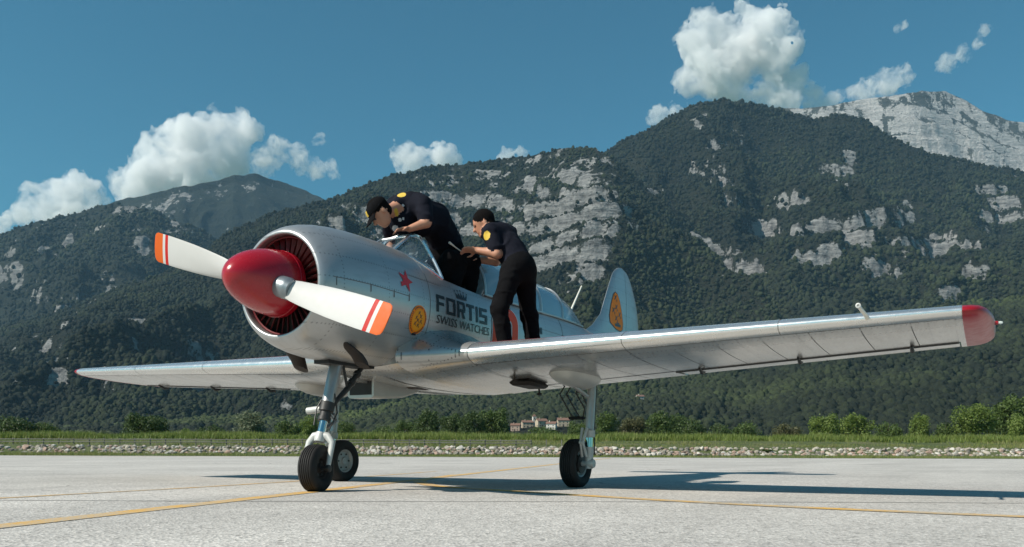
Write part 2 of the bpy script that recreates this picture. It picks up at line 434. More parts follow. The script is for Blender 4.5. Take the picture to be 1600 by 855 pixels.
# ---------------------------------------------------------------- wings
def chord(y): return 2.0-(2.0-1.10)*abs(y)/4.65
INC = R(4.95)
YT0, YT1 = 4.42, 4.575
def tipk(y): return 1.0 if abs(y) <= YT0 else max(0.0, 1-((abs(y)-YT0)/(YT1-YT0))**2.8)**0.5
def wpt(y, s, upper, off=0.0):
    a = abs(y); c = chord(a); k = tipk(a); xle = -0.655-0.060*a; zle = 1.074+0.0275*a
    t = (0.15-0.052*a/4.65)*(0.35+0.65*k)
    if k < 1: xle -= (1-k)*c*0.70; c = c*(0.28+0.72*k)
    yt = 5*t*(0.2969*math.sqrt(s)-0.126*s-0.3516*s*s+0.2843*s**3-0.1026*s**4)*c*min(1, k*3)
    m, p = 0.018, 0.35
    yc = (m/p/p*(2*p*s-s*s) if s < p else m/(1-p)**2*((1-2*p)+2*p*s-s*s))*c
    z = yc+(yt if upper else -yt)+(off if upper else -off)
    return np.array([xle-c*s*math.cos(INC)-z*math.sin(INC)*0.2, y, zle+z*math.cos(INC)-c*s*math.sin(INC)])
SC_ = [0, 0.003, 0.010, 0.022, 0.04, 0.065, 0.10, 0.16, 0.24, 0.34, 0.46, 0.58, 0.68, 0.77]
def wing(sd):
    ys = list(np.linspace(0.02, 2.2, 10))+[2.2001]+list(np.linspace(2.2, 4.36, 9))[1:]+[4.3601, 4.395]+[4.395+0.18*q for q in (0.25, 0.5, 0.7, 0.85, 0.94, 0.985, 1.0)]
    mb = MB(); rings = []; kinds = []
    for y in ys:
        smax = 1.0 if (y <= 2.2 or y > 4.36) else 0.765
        ss = [s/0.77*min(0.77, smax) for s in SC_]+[0.765+(smax-0.765)*q for q in (0.35, 0.7, 1.0)]
        up = [wpt(sd*y, s, True) for s in ss]; lo = [wpt(sd*y, s, False) for s in ss]
        rings.append(up[::-1]+lo[1:])
    n = len(rings[0]); nu = len(SC_)+3
    V = [v for r in rings for v in r]; F = []; M = []
    for i in range(len(rings)-1):
        ym = (ys[i]+ys[i+1])/2
        for j in range(n-1):
            f = (i*n+j, i*n+j+1, (i+1)*n+j+1, (i+1)*n+j)
            F.append(f if sd > 0 else f[::-1])
            s_top = nu-1-j
            M.append(1 if ym > 4.38 else (1 if j < nu-6 else 0))
        f = (i*n+n-1, i*n, (i+1)*n, (i+1)*n+n-1); F.append(f if sd > 0 else f[::-1]); M.append(0)
    F.append(tuple(range(n)) if sd > 0 else tuple(range(n-1, -1, -1))); M.append(0)
    W = mesh_obj('wing', V, F, ['silver_skin', 'red_wing', 'seam_dark'], AC, True, M, 40)
    W['label'] = 'wing with silver underside and red top on the ' + ('near side' if sd > 0 else 'far side')
    # polished leading edge skin, in lengths
    for a, b in ([(0.93, 2.2), (2.206, 3.3), (3.306, 4.392)]):
        V = []; F = []; yy = np.linspace(a, b, 8); seq = [(s, True) for s in (0.065, 0.04, 0.022, 0.010, 0.003)]+[(0, True)]+[(s, False) for s in (0.003, 0.010, 0.022, 0.04, 0.062)]
        for y in yy:
            for s, u in seq:
                v = wpt(sd*y, s, u, 0.0025 if s > 0 else 0)
                if s < 0.02: v = v+np.array([0.0025, 0, 0])
                V.append(v)
        n = len(seq)
        for i in range(len(yy)-1):
            for j in range(n-1):
                f = (i*n+j, i*n+j+1, (i+1)*n+j+1, (i+1)*n+j); F.append(f if sd > 0 else f[::-1])
        mesh_obj('leading_edge', V, F, 'bare_metal', W, True)
    # skin panels under the wing, each between two ribs
    ribs = [0.56, 0.95, 1.20, 1.52, 1.86, 2.2, 2.52, 2.84, 3.16, 3.48, 3.80, 4.10, 4.352]
    for i in range(len(ribs)-1):
        a, b = ribs[i]+0.003, ribs[i+1]-0.003
        rows = [(0.070, 0.40), (0.404, 0.752)] if b < 2.25 else [(0.070, 0.752)]
        if b < 2.25: rows.append((0.757, 0.985))
        for s0, s1 in rows:
            V = [wpt(sd*y, s, False, 0.0018) for y in (a, (a+b)/2, b) for s in np.linspace(s0, s1, 8)]
            F = []
            for p_ in range(2):
                for q in range(7):
                    f = (p_*8+q, p_*8+q+1, (p_+1)*8+q+1, (p_+1)*8+q); F.append(f if sd > 0 else f[::-1])
            mesh_obj('skin_panel', V, F, 'silver_skin', W, True)
    # seam strip under the panels
    V = []; F = []; yy = np.linspace(0.58, 4.29, 16); ss = np.linspace(0.07, 0.752, 8)
    for y in yy:
        for s in ss: V.append(wpt(sd*y, s, False, 0.0008))
    for i in range(15):
        for q in range(7):
            f = (i*8+q, i*8+q+1, (i+1)*8+q+1, (i+1)*8+q); F.append(f if sd > 0 else f[::-1])
    mesh_obj('rib_seams', V, F, 'seam_dark', W, True)
    # aileron
    mb = MB(); rings = []
    for y in np.linspace(2.215, 4.35, 12):
        ss = [0.782, 0.80, 0.86, 0.93, 0.985, 0.998]
        rings.append([wpt(sd*y, s, True) for s in ss[::-1]]+[(wpt(sd*y, 0.782, True)+wpt(sd*y, 0.782, False))/2+np.array([0.012, 0, 0])]+[wpt(sd*y, s, False, -0.003) for s in ss])
    if sd < 0: rings = [r[::-1] for r in rings]
    mb.loft(rings); A = mb.build('aileron', 'silver_skin', W, sharp=50)
    mb = MB(); mb.tube([wpt(sd*y, 0.776, False, 0.003) for y in np.linspace(2.21, 4.35, 10)], 0.009, 6); mb.build('aileron_gap', 'seam_dark', W)
    for y in (2.45, 3.25, 4.05):
        p0 = wpt(sd*y, 0.765, False); h = MB()
        h.tube([p0+np.array([0.09, 0, -0.004]), p0+np.array([0.02, 0, -0.035]), p0+np.array([-0.05, 0, -0.028])], [0.010, 0.016, 0.012], 8)
        h.build('hinge_bracket', 'wire_dark', W)
    # split flap gap
    mb = MB(); mb.tube([wpt(sd*y, 0.754, False, 0.001) for y in np.linspace(0.58, 2.2, 6)], 0.004, 6); mb.build('flap_seam', 'seam_dark', W)
    # root fillet
    rings = []
    for y in np.linspace(0.36, 0.925, 10):
        k = ((0.925-y)/0.565)**1.8; ring = []
        ss = [0.94, 0.85, 0.75, 0.6, 0.45, 0.3, 0.2, 0.12, 0.07, 0.04, 0.02, 0.008, 0.002, 0.0]
        for u in (True, False):
            seq = ss if u else ss[-2::-1]
            for s in seq:
                v = wpt(sd*y, s, u, 0.004)
                v = v+np.array([(0.15*k+0.006)*(1-s)**4, 0, (0.24*k*min(1, s*9)**0.7*(1-(2*s-1)**2*0.6) if u else -0.012*k)])
                ring.append(v)
        rings.append(ring if sd > 0 else ring[::-1])
    MB().loft(rings, True, True).build('wing_fillet', 'silver_skin', W, sharp=75)
    # tip light
    t = wpt(sd*4.57, 0.30, True); t[2] -= 0.01
    mb = MB(); mb.lathe([(-0.02, 0.013), (0.012, 0.014), (0.022, 0.011)], t, (0, sd, 0), 12); L = mb.build('tip_light', 'red_wing', W)
    mb = MB(); mb.lathe([(0.022, 0.010), (0.036, 0.011), (0.046, 0.007), (0.05, 0.0)], t, (0, sd, 0), 12); mb.build('lens', 'lens_clear', L)
    if sd > 0:
        b = wpt(3.86, 0.012, False); mb = MB()
        mb.tube([b+np.array([-0.10, 0, 0.0]), b+np.array([0.06, -0.005, 0.03]), b+np.array([0.36, -0.01, 0.045])], [0.016, 0.013, 0.011], 12)
        mb.build('pitot_tube', 'off_white', W)
        mb = MB(); e = b+np.array([0.36, -0.01, 0.045]); mb.lathe([(0.0, 0.0115), (0.010, 0.016), (0.026, 0.016), (0.027, 0.008), (0.016, 0.0)], e, (1, 0, 0.05), 14); mb.build('pitot_head', 'fairing_grey', W)
    return W
WP = wing(1); WS = wing(-1)
for nm, W_, lb in (('p', WP, 1), ('s', WS, -1)): del W_['label']
# belly between the wings
mb = MB(); rings = []
for x, hw, zb in ((-0.62, 0.30, 1.02), (-0.75, 0.46, 0.972), (-1.2, 0.56, 0.935), (-1.9, 0.58, 0.945), (-2.5, 0.52, 0.985), (-2.75, 0.40, 1.02)):
    rings.append([(x, -hw, zb+0.10), (x, -hw, zb+0.015), (x, -hw*0.5, zb), (x, 0, zb-0.004), (x, hw*0.5, zb), (x, hw, zb+0.015), (x, hw, zb+0.10)])
mb.loft(rings); mb.build('belly_panel', 'silver_skin', AC, sharp=40)

# ---------------------------------------------------------------- tail
def fin():
    zl = [1.70, 1.825, 1.967, 2.155, 2.49, 2.717, 2.80, 2.852, 2.885, 2.897]
    xl = [-4.60, -4.86, -5.18, -5.45, -5.667, -5.821, -5.89, -5.979, -6.08, -6.17]
    zt = [1.60, 2.145, 2.35, 2.521, 2.70, 2.813, 2.86, 2.897]; xt = [-6.86, -6.837, -6.79, -6.706, -6.57, -6.455, -6.36, -6.20]
    zz = [1.66, 1.75, 1.825, 1.90, 1.967, 2.06, 2.155, 2.28, 2.40, 2.49, 2.60, 2.717, 2.78, 2.83, 2.86, 2.885, 2.895]
    def half(name, part):
        rings = []
        for z in zz:
            a = float(np.interp(z, zl, xl)); b = float(np.interp(z, zt, xt)); h = min(-6.22, (a+b)/2-0.0) if z > 2.86 else -6.25
            x0, x1 = (a, max(h, b)+0.005) if part == 0 else (h-0.005, b)
            if part == 1 and x0-x1 < 0.01: x0 = x1+0.01
            if part == 0 and x0-x1 < 0.01: x0 = x1+0.01
            T = min(0.055, 0.05*(a-b))
            ring = []
            xs = np.linspace(0, 1, 9)
            full = a-b
            def hw(x):
                s = min(1, max(0, (a-x)/full)); return T*(2.2*math.sqrt(s)*(1-s)**0.8+0.006/T*0.3) if full > 0.02 else 0.004
            pts = [x0+(x1-x0)*q for q in xs]
            ring = [(x, hw(x), z) for x in pts]+[(x, -hw(x), z) for x in pts[::-1]]
            rings.append(ring)
        o = MB().loft(rings).build(name, 'silver_paint', AC, sharp=50); return o
    return half('tail_fin', 0), half('rudder', 1)
FIN, RUD = fin()
for sd in (1, -1):
    rings = []
    for y in np.linspace(0.05, 1.55, 9):
        k = y/1.55; c = 0.95-0.38*k; e = math.sqrt(max(0, 1-max(0, (k-0.85)/0.155)**2)); c *= (0.4+0.6*e); xl = -5.75-0.20*k-(1-e)*0.2
        up = [(xl-c*s, sd*y, 1.66+0.045*c*2*math.sqrt(s)*(1-s)) for s in (0, .02, .08, .2, .4, .65, 1)]; lo = [(x, yy, 3.32-z) for x, yy, z in up]
        r = up[::-1]+lo[1:-1]; rings.append(r if sd > 0 else r[::-1])
    MB().loft(rings).build('tailplane', 'silver_paint', AC, sharp=50)
mb = MB(); mb.tube([(-4.36, 0, 1.86), (-4.40, 0, 1.90)], [0.028, 0.02], 10); mb.tube([(-4.40, 0, 1.895), (-4.86, 0, 2.42)], [0.016, 0.009], 8); mb.build('whip_antenna', 'off_white', AC)

# ---------------------------------------------------------------- windscreen and canopies
def hoop_pts(x, hw, z0, top, n=2.5, N=21, lean=0.0):
    return [(x+lean*math.sin(a), hw*math.copysign(abs(math.cos(a))**(2/n), math.cos(a)), z0+(top-z0)*abs(math.sin(a))**(2/n)) for a in np.linspace(0, math.pi, N)]
xh = -1.09
_hb = yside(xh, sill(xh))+0.004; _hs = [(_hb, sill(xh)), (_hb*0.93, 1.86), (_hb*0.82, 1.945), (_hb*0.70, 2.03), (_hb*0.585, 2.108), (_hb*0.50, 2.158), (_hb*0.44, 2.186), (_hb*0.37, 2.203), (_hb*0.27, 2.214), (_hb*0.14, 2.220)]
hoop = [(xh, a, b) for a, b in _hs]+[(xh, 0.0, 2.222)]+[(xh, -a, b) for a, b in _hs[::-1]]
WSR = MB().tube(hoop, 0.016, 8).build('windscreen_frame', 'bare_metal', AC)
tp, ts_ = np.array([-0.985, 0.15, 2.180]), np.array([-0.985, -0.15, 2.180])
bp, bs = np.array([-0.70, 0.20, 1.995]), np.array([-0.70, -0.20, 1.995])
hp, hs = np.array(hoop[7]), np.array(hoop[13])
mb = MB(); mb.tube([bp, tp], 0.017, 8); mb.tube([bs, ts_], 0.015, 8); mb.tube([tp, ts_], 0.012, 8); mb.build('front_post', 'bare_metal', WSR)
for a_, b_ in ((tp, hp), (ts_, hs)): MB().tube([a_, b_], 0.009, 6).build('top_rail', 'bare_metal', WSR)
mb = MB(); mb.tube([bp, (-0.80, yside(-0.80, 1.93)-0.002, 1.93), (-0.95, yside(-0.95, 1.85), 1.855), hoop[0]], 0.013, 8); mb.build('base_rail', 'bare_metal', WSR)
MB().add([bp, bs, ts_, tp], [(0, 1, 2, 3)]).build('pane', 'screen_plexi', WSR, False)
MB().add([tp, ts_]+[np.array(hoop[i]) for i in range(7, 14)][::-1], [tuple(range(9))]).build('pane', 'screen_plexi', WSR, False)
for s in (1, -1):
    f = np.array([1, s, 1.0]); hh = [np.array(p)*f for p in hoop[:8]]
    base = [np.array((-0.95, yside(-0.95, 1.855), 1.855))*f, np.array((-0.80, yside(-0.80, 1.93), 1.93))*f]
    MB().add([bp*f, tp*f]+hh[::-1]+base, [tuple(range(12))]).build('pane', 'screen_plexi', WSR, False)
def canopy(name, prof, frames):
    V = []; F = []; N = 19
    for x, top, wk in prof:
        s = sill(x); V += hoop_pts(x, (yside(x, s)+0.012)*wk, s+0.006, top, 2.35, N)
    for i in range(len(prof)-1):
        for j in range(N-1): F.append((i*N+j, i*N+j+1, (i+1)*N+j+1, (i+1)*N+j))
    o = mesh_obj(name, V, F, 'canopy_plexi', AC, True)
    for x, top, wk in frames:
        s = sill(x); MB().tube(hoop_pts(x, (yside(x, s)+0.014)*wk, s+0.006, top+0.003, 2.35), 0.013, 6).build('canopy_hoop', 'silver_paint', o)
    for sd in (1, -1):
        MB().tube([(x, sd*(yside(x, sill(x))+0.014)*wk, sill(x)+0.012) for x, top, wk in prof], 0.012, 6).build('canopy_rail', 'silver_paint', o)
    return o
canopy('front_canopy', [(-1.80, 2.205, 1), (-2.05, 2.225, 1.01), (-2.4, 2.235, 1.02), (-2.75, 2.23, 1.02), (-3.0, 2.215, 1.01)], [(-1.80, 2.205, 1), (-3.0, 2.215, 1.01)])
canopy('rear_canopy', [(-3.03, 2.20, 0.99), (-3.35, 2.20, 0.99), (-3.65, 2.185, 0.99), (-3.9, 2.145, 0.985), (-4.1, 2.09, 0.985), (-4.23, 2.02, 0.98), (-4.34, 1.94, 0.98), (-4.41, 1.88, 0.98)], [(-3.03, 2.20, 0.99), (-3.65, 2.185, 0.99)])
for x in (-1.75, -3.0):
    mb = MB(); mb.box((x, 0, 1.62), (0.09, 0.44, 0.72), roty(R(-8)), bev=0.03); mb.box((x+0.25, 0, 1.36), (0.46, 0.44, 0.12), bev=0.03); mb.build('seat', 'seat_black', AC)
mb = MB(); mb.loft([hoop_pts(-0.98, 0.40, 1.72, 2.02, 2.2, 13), hoop_pts(-1.16, 0.40, 1.72, 2.0, 2.2, 13)], closed=True); mb.build('instrument_coaming', 'seat_black', AC)

# ---------------------------------------------------------------- undercarriage
def wheel(parent, c, axis, D, wd, hubr, tread, hubmat='hub_grey'):
    c = np.array(c, float); r = D/2; h = wd/2
    prof = []
    inn = [(-h*0.62, hubr*1.0), (-h*0.80, hubr*1.06), (-h*0.98, hubr+(r-hubr)*0.32), (-h*1.0, hubr+(r-hubr)*0.55), (-h*0.90, hubr+(r-hubr)*0.80), (-h*0.72, r*0.965)]
    prof += inn
    gz = np.linspace(-h*0.60, h*0.60, 4*tread+1)
    for i, x in enumerate(gz):
        rr = r*(1-0.035*(x/h)**2)
        prof.append((x, rr-(0.007 if i % 4 in (2,) else 0)))
    prof += [(-x, q) for x, q in inn[::-1]]
    T = MB().lathe(prof, c, axis, 48, closed_prof=True).build('tyre', 'rubber', parent, sharp=50)
    hub = MB().lathe([(-h*0.6, 0.0), (-h*0.62, hubr*0.30), (-h*0.45, hubr*0.34), (-h*0.32, hubr*0.55), (-h*0.36, hubr*0.80), (-h*0.66, hubr*0.93), (-h*0.70, hubr*1.01), (h*0.70, hubr*1.01), (h*0.66, hubr*0.93), (h*0.36, hubr*0.80), (h*0.32, hubr*0.55), (h*0.45, hubr*0.34), (h*0.62, hubr*0.30), (h*0.6, 0)], c, axis, 32).build('wheel_hub', hubmat, parent, sharp=35)
    a = np.array(axis, float); a /= np.linalg.norm(a); n1 = np.cross(a, [0, 0, 1.0]); n1 /= np.linalg.norm(n1); n2 = np.cross(a, n1)
    for sd in (1, -1):
        for k in range(6):
            q = 2*math.pi*k/6; p = c+a*sd*h*0.36+hubr*0.66*(math.cos(q)*n1+math.sin(q)*n2)
            MB().lathe([(0, 0.009), (0.008, 0.009), (0.010, 0)], p, a*sd, 6).build('wheel_bolt', 'wire_dark', hub)
# nose gear, castered a little to port
NG = bpy.data.objects.new('nose_gear', None); link(NG, AC)
cast = R(13); Dn = 0.372; axc = np.array([0.0, 0.0, Dn/2-0.006]); fd = np.array([math.cos(cast), math.sin(cast), 0]); ax = np.array([-math.sin(cast), math.cos(cast), 0])
wheel(NG, axc, ax, Dn, 0.145, 0.085, 5, 'dark_pipe')
st0, st1, st2 = np.array([-0.235, 0, 1.04]), np.array([-0.120, 0, 0.665]), np.array([-0.055, 0, 0.455])
MB().tube([st0, st0*0.35+st1*0.65, st1], [0.052, 0.050, 0.050], 18).build('oleo_cylinder', 'strut_metal', NG, sharp=40)
mb = MB(); dd = (st1-st0)/np.linalg.norm(st1-st0)
mb.lathe([(-0.03, 0.052), (-0.028, 0.060), (0.045, 0.060), (0.05, 0.045), (0.09, 0.045), (0.092, 0.052), (0.12, 0.052), (0.122, 0.03)], st1, dd, 18); mb.build('oleo_collar', 'wire_dark', NG)
MB().tube([st1, st2], 0.032, 16).build('oleo_piston', 'strut_chrome', NG)
# fork: crown and two arms
mb = MB(); top = st2+np.array([0.004, 0, -0.02])
mb.lathe([(0, 0.04), (0.05, 0.046), (0.075, 0.042)], st2, dd, 14)
for s in (1, -1):
    o_ = ax*s
    mb.tube([top+o_*0.0, top+o_*0.055+fd*0.0+np.array([0, 0, -0.008]), top+o_*0.098+np.array([0, 0, -0.055]), axc*0.55+top*0.45+o_*0.104+fd*0.0, axc+o_*0.100], [0.034, 0.034, 0.030, 0.024, 0.020], 12, flat=0.8)
mb.build('fork', 'fork_paint', NG, sharp=60)
mb = MB(); mb.tube([axc-ax*0.115, axc+ax*0.115], 0.016, 12); mb.lathe([(0.095, 0.03), (0.118, 0.03), (0.122, 0.022)], axc, ax, 12); mb.build('axle', 'wire_dark', NG)
# torque scissors behind the leg
mb = MB(); b = np.array([-0.085, 0, 0.01]); k1 = st1+np.array([-0.05, 0.0, -0.06]); k3 = st2+np.array([-0.05, 0, 0.04]); k2 = (k1+k3)/2+np.array([-0.085, 0, 0])
for s in (-0.022, 0.022): mb.tube([k1+[0, s, 0], k2+[0, s*0.4, 0], k3+[0, s, 0]], [0.012, 0.010, 0.012], 8)
mb.tube([k2-[0, 0.02, 0], k2+[0, 0.02, 0]], 0.014, 8); mb.build('torque_link', 'strut_metal', NG)
mb = MB(); mb.tube([st1+np.array([-0.05, 0, 0.0]), (-0.36, 0, 0.82), (-0.56, 0, 1.03)], [0.018, 0.024, 0.020], 10); mb.tube([(-0.36, 0.0, 0.82), (-0.30, 0.0, 1.02)], 0.012, 8)
for t in (0.25, 0.6): 
    p = np.array([-0.36, 0, 0.82])*(1-t)+np.array([-0.56, 0, 1.03])*t; mb.lathe([(-0.02, 0.02), (-0.018, 0.032), (0.018, 0.032), (0.02, 0.02)], p, (-0.2, 0, 0.21), 10)
mb.build('drag_brace', 'wire_dark', NG)
mb = MB(); mb.tube([st1+np.array([0.04, -0.02, 0.05]), st1+np.array([0.075, -0.04, -0.02]), st2+np.array([0.05, -0.03, 0.06])], 0.006, 6); mb.tube([st1+np.array([-0.03, 0.05, 0.10]), st1+np.array([-0.05, 0.06, -0.05]), st2+np.array([-0.01, 0.07, 0.02])], 0.006, 6); mb.build('brake_hose', 'wire_dark', NG)
mb = MB(); mb.tube([(-0.075, -0.16, 0.63), (-0.095, 0.0, 0.645)], 0.028, 12); mb.build('shimmy_damper', 'fork_paint', NG)
# gear well: flat dark slab under the belly, standing in for the bay's shade
mb = MB(); mb.box((-0.33, 0, 1.012), (0.56, 0.15, 0.03)); mb.build('gear_bay_shade', 'interior_dark', AC, False)
for s in (1, -1):
    # exhaust outlet low on the side of the cowling
    mb = MB(); z0 = 1.115; y0 = 0.30*s
    rings = []
    for t, (x, y, z, a, b) in enumerate([(-0.03, 0.27, 1.12, 0.11, 0.05), (-0.08, 0.300, 1.075, 0.105, 0.055), (-0.13, 0.312, 1.025, 0.075, 0.055), (-0.16, 0.315, 0.975, 0.066, 0.05)]):
        rings.append([(x+a*math.cos(q), s*(y+b*math.sin(q)), z+0.35*a*math.cos(q)) for q in np.linspace(0, 2*math.pi, 16, endpoint=False)])
    if s < 0: rings = [r[::-1] for r in rings]
    mb.loft(rings); mb.build('exhaust_stack', 'dark_pipe', AC, sharp=40)
# main gear
def main_gear(s):
    G = bpy.data.objects.new('main_gear', None); link(G, AC)
    D = 0.436; wc = np.array([-1.85, s*1.343, D/2-0.007]); wheel(G, wc, (0, s, 0), D, 0.150, 0.118, 5)
    yl = s*1.468; top = np.array([-1.93, yl, 1.04]); low = np.array([-1.865, yl, 0.50]); axl = np.array([-1.85, s*1.468, D/2-0.007])
    MB().tube([top, low], 0.038, 18).build('oleo_cylinder', 'strut_metal', G)
    MB().tube([low+np.array([0, 0, 0.02]), low*0.35+axl*0.65], 0.032, 14).build('oleo_piston', 'strut_chrome', G)
    mb = MB(); mb.lathe([(-0.01, 0.038), (0.0, 0.048), (0.055, 0.048), (0.06, 0.040)], low, (0.02, 0, -1), 16); mb.build('oleo_collar', 'fork_paint', G)
    mb = MB(); mb.tube([low*0.4+axl*0.6+np.array([0, 0, 0.03]), axl+np.array([0, 0, -0.045])], [0.040, 0.034], 12); mb.tube([axl, wc], [0.030, 0.026], 12); mb.lathe([(-0.02, 0.035), (0.03, 0.042), (0.05, 0.036), (0.055, 0.02)], axl, (0, s, 0), 14); mb.build('axle_block', 'fork_paint', G)
    # torque links in front of the leg, brake plate
    mb = MB(); k1 = low+np.array([0.06, -s*0.02, 0.02]); k3 = axl+np.array([0.05, -s*0.02, 0.06]); k2 = (k1+k3)/2+np.array([0.06, 0, 0])
    for q in (-0.022, 0.022): mb.tube([k1+[0, q, 0], k2+[0, q*0.5, 0], k3+[0, q, 0]], [0.015, 0.011, 0.014], 8)
    mb.tube([k2-[0, 0.022, 0], k2+[0, 0.022, 0]], 0.014, 8); mb.build('torque_link', 'fork_paint', G)
    mb = MB(); mb.lathe([(0.045, 0.03), (0.047, 0.085), (0.060, 0.085), (0.062, 0.03)], wc, (0, s, 0), 20); mb.build('brake_plate', 'wire_dark', G)
    mb = MB(); mb.tube([low+np.array([0.05, 0, 0.30]), (-1.62, s*1.40, 0.90), (-1.46, s*1.37, 1.05)], [0.016, 0.020, 0.018], 10); mb.tube([(-1.62, s*1.40, 0.90), (-1.80, s*1.40, 1.05)], 0.014, 8); mb.build('drag_brace', 'strut_metal', G)
    mb = MB(); mb.tube([top+np.array([-0.055, s*0.02, -0.02]), low+np.array([-0.06, s*0.02, 0.1]), axl+np.array([-0.05, s*0.03, 0.08])], 0.006, 6); mb.build('brake_hose', 'wire_dark', G)
    mb = MB(); mb.tube([(-1.93, s*1.30, 1.035), (-1.93, s*1.56, 1.045)], 0.034, 12); mb.box((-1.97, s*1.55, 1.06), (0.10, 0.06, 0.12), bev=0.015); mb.build('pivot', 'wire_dark', G)
    # fairing over the folding leg
    rings = []
    for t in np.linspace(0, 1, 14):
        x = -1.28-0.72*t; e = math.sqrt(max(1e-4, 1-(1-t)**6))*(1.0 if t < 0.8 else 1-0.35*(t-0.8)/0.2)
        wd, hd = 0.150*e, 0.115*e; zc = 1.0-0.035*t
        rings.append([(x, s*1.42+wd*math.cos(q), zc+hd*math.sin(q)) for q in np.linspace(0, 2*math.pi, 20, endpoint=False)])
    MB().loft([r[::-1] for r in rings]).build('gear_fairing', 'fairing_grey', AC, sharp=60)
for s in (1, -1): main_gear(s)
# oil cooler scoop under the far wing root
OC = MB(); cx, cy, cz = -1.33, -0.44, 0.885
rings = []
for x, hw, hh, dz in ((-1.06, 0.150, 0.085, -0.005), (-1.20, 0.155, 0.090, 0.0), (-1.5, 0.15, 0.09, 0.02), (-1.80, 0.11, 0.05, 0.05), (-1.95, 0.06, 0.02, 0.075)):
    rings.append([(x, cy+a*hw, cz+dz+b*hh) for a, b in ((-1, -0.8), (-0.85, -1), (0.85, -1), (1, -0.8), (1, 1), (-1, 1))])
OC.loft([r[::-1] for r in rings]); oc = OC.build('oil_cooler_duct', 'fairing_grey', AC, sharp=30)
mb = MB(); mb.box((-1.061, cy, cz), (0.012, 0.25, 0.125)); mb.build('intake_core', 'interior_dark', oc, False)
mb = MB(); mb.box((-1.55, -0.12, 0.925), (0.30, 0.16, 0.06), bev=0.02); mb.build('drain_cover', 'dark_pipe', AC)
mb = MB(); mb.box((-1.75, 0.30, 0.935), (0.36, 0.10, 0.045), bev=0.02); mb.build('vent_cover', 'dark_pipe', AC)
mb = MB(); p = wpt(0.95, 0.55, False); mb.box(p+np.array([0, 0, -0.025]), (0.52, 0.20, 0.05), rotz(R(10)), bev=0.02); mb.build('step_fairing', 'dark_pipe', AC)
for q, (yy, ss) in enumerate(((0.72, 0.88), (1.05, 0.30), (1.10, 0.96))):
    p = wpt(yy, ss, False); mb = MB(); mb.tube([p+np.array([0, 0, 0.01]), p+np.array([-0.01, 0, -0.07])], [0.010, 0.007], 8); mb.box(p+np.array([-0.01, 0, -0.055]), (0.05, 0.03, 0.025), bev=0.005); mb.build('drain_tube', 'dark_pipe', AC)
# wire foot step hanging from the near wing root
for d in (0.0, 0.07):
    mb = MB(); mb.tube([(-2.36, 1.02+d, 1.00), (-2.30, 0.96+d, 0.86), (-2.38, 1.06+d, 0.64), (-2.39, 1.16+d*0.6, 0.635), (-2.37, 1.19+d*0.6, 0.72), (-2.32, 1.12+d*0.8, 0.87), (-2.36, 1.15+d, 1.00)], 0.008, 8)
    mb.build('foot_step', 'wire_dark', AC)
mb = MB(); mb.box((-2.385, 1.10, 0.635), (0.05, 0.16, 0.03), bev=0.008); mb.build('step_pad', 'rubber', AC)

# ---------------------------------------------------------------- lettering and badges on the port side
def stick(name, polys, off, mat, parent=AC, fin=False):
    """flat shapes given as (x, z) polygons laid on the curved side; cut fine enough to follow it"""
    bm = bmesh.new()
    for P_ in polys:
        vs = [bm.verts.new((a, 0, b)) for a, b in P_]; bm.faces.new(vs)
    bmesh.ops.triangulate(bm, faces=bm.faces[:])
    for _ in range(6):
        ed = [e for e in bm.edges if e.calc_length() > 0.045]
        if not ed: break
        bmesh.ops.subdivide_edges(bm, edges=ed, cuts=1); bmesh.ops.triangulate(bm, faces=bm.faces[:])
    for v in bm.verts: v.co.y = (finy(v.co.x, v.co.z) if fin else yside(v.co.x, v.co.z))+off
    bmesh.ops.recalc_face_normals(bm, faces=bm.faces[:])
    for f in bm.faces:
        if f.normal.y < 0: f.normal_flip()
    me = bpy.data.meshes.new(name); bm.to_mesh(me); bm.free(); me.materials.append(MATS[mat])
    return link(bpy.data.objects.new(name, me), parent)
def finy(x, z):
    a = float(np.interp(z, [1.825, 1.967, 2.155, 2.49, 2.717, 2.852], [-4.86, -5.18, -5.45, -5.667, -5.821, -5.979])); b = float(np.interp(z, [2.145, 2.35, 2.521, 2.70, 2.813], [-6.837, -6.79, -6.706, -6.57, -6.455]))
    s = min(1, max(0, (a-x)/(a-b))); T = min(0.055, 0.05*(a-b)); return T*2.2*math.sqrt(s)*(1-s)**0.8+0.002
def rect(x, z, w_, h_): return [(x, z), (x-w_, z), (x-w_, z+h_), (x, z+h_)]
LX, LZ, LH = -0.898, 1.487, 0.146; lw, gap, th = 0.135, 0.030, 0.036
def letter(ch, x, z, w_, h, t):
    g = []; R_ = lambda a, b, c, d: g.append(rect(x-a, z+b, c, d))
    if ch == 'F': R_(0, 0, t, h); R_(t, h-t*0.8, w_-t, t*0.8); R_(t, h*0.40, w_*0.62, t*0.75)
    if ch == 'O':
        R_(0, 0.0, t, h); R_(w_-t, 0, t, h); R_(t, 0, w_-2*t, t*0.75); R_(t, h-t*0.75, w_-2*t, t*0.75)
    if ch == 'R':
        R_(0, 0, t, h); R_(t, h-t*0.75, w_-t*1.2, t*0.75); R_(t, h*0.36, w_-t*1.2, t*0.72); R_(w_-t, h*0.36+t*0.5, t, h*0.64-t*0.9)
        g.append([(x-w_*0.50, z+h*0.36), (x-w_*0.74, z+h*0.36), (x-w_, z), (x-w_+t*1.2, z)])
    if ch == 'T': R_(0, h-t*0.8, w_, t*0.8); R_(w_/2-t/2, 0, t, h-t*0.8)
    if ch == 'I': R_(0, 0, t, h)
    if ch == 'S':
        b = t*0.75; R_(0, 0, w_, b); R_(0, h/2-b/2, w_, b); R_(0, h-b, w_, b); R_(0, h/2+b/2, t, h/2-1.5*b); R_(w_-t, b, t, h/2-1.5*b)
    return g
x = LX
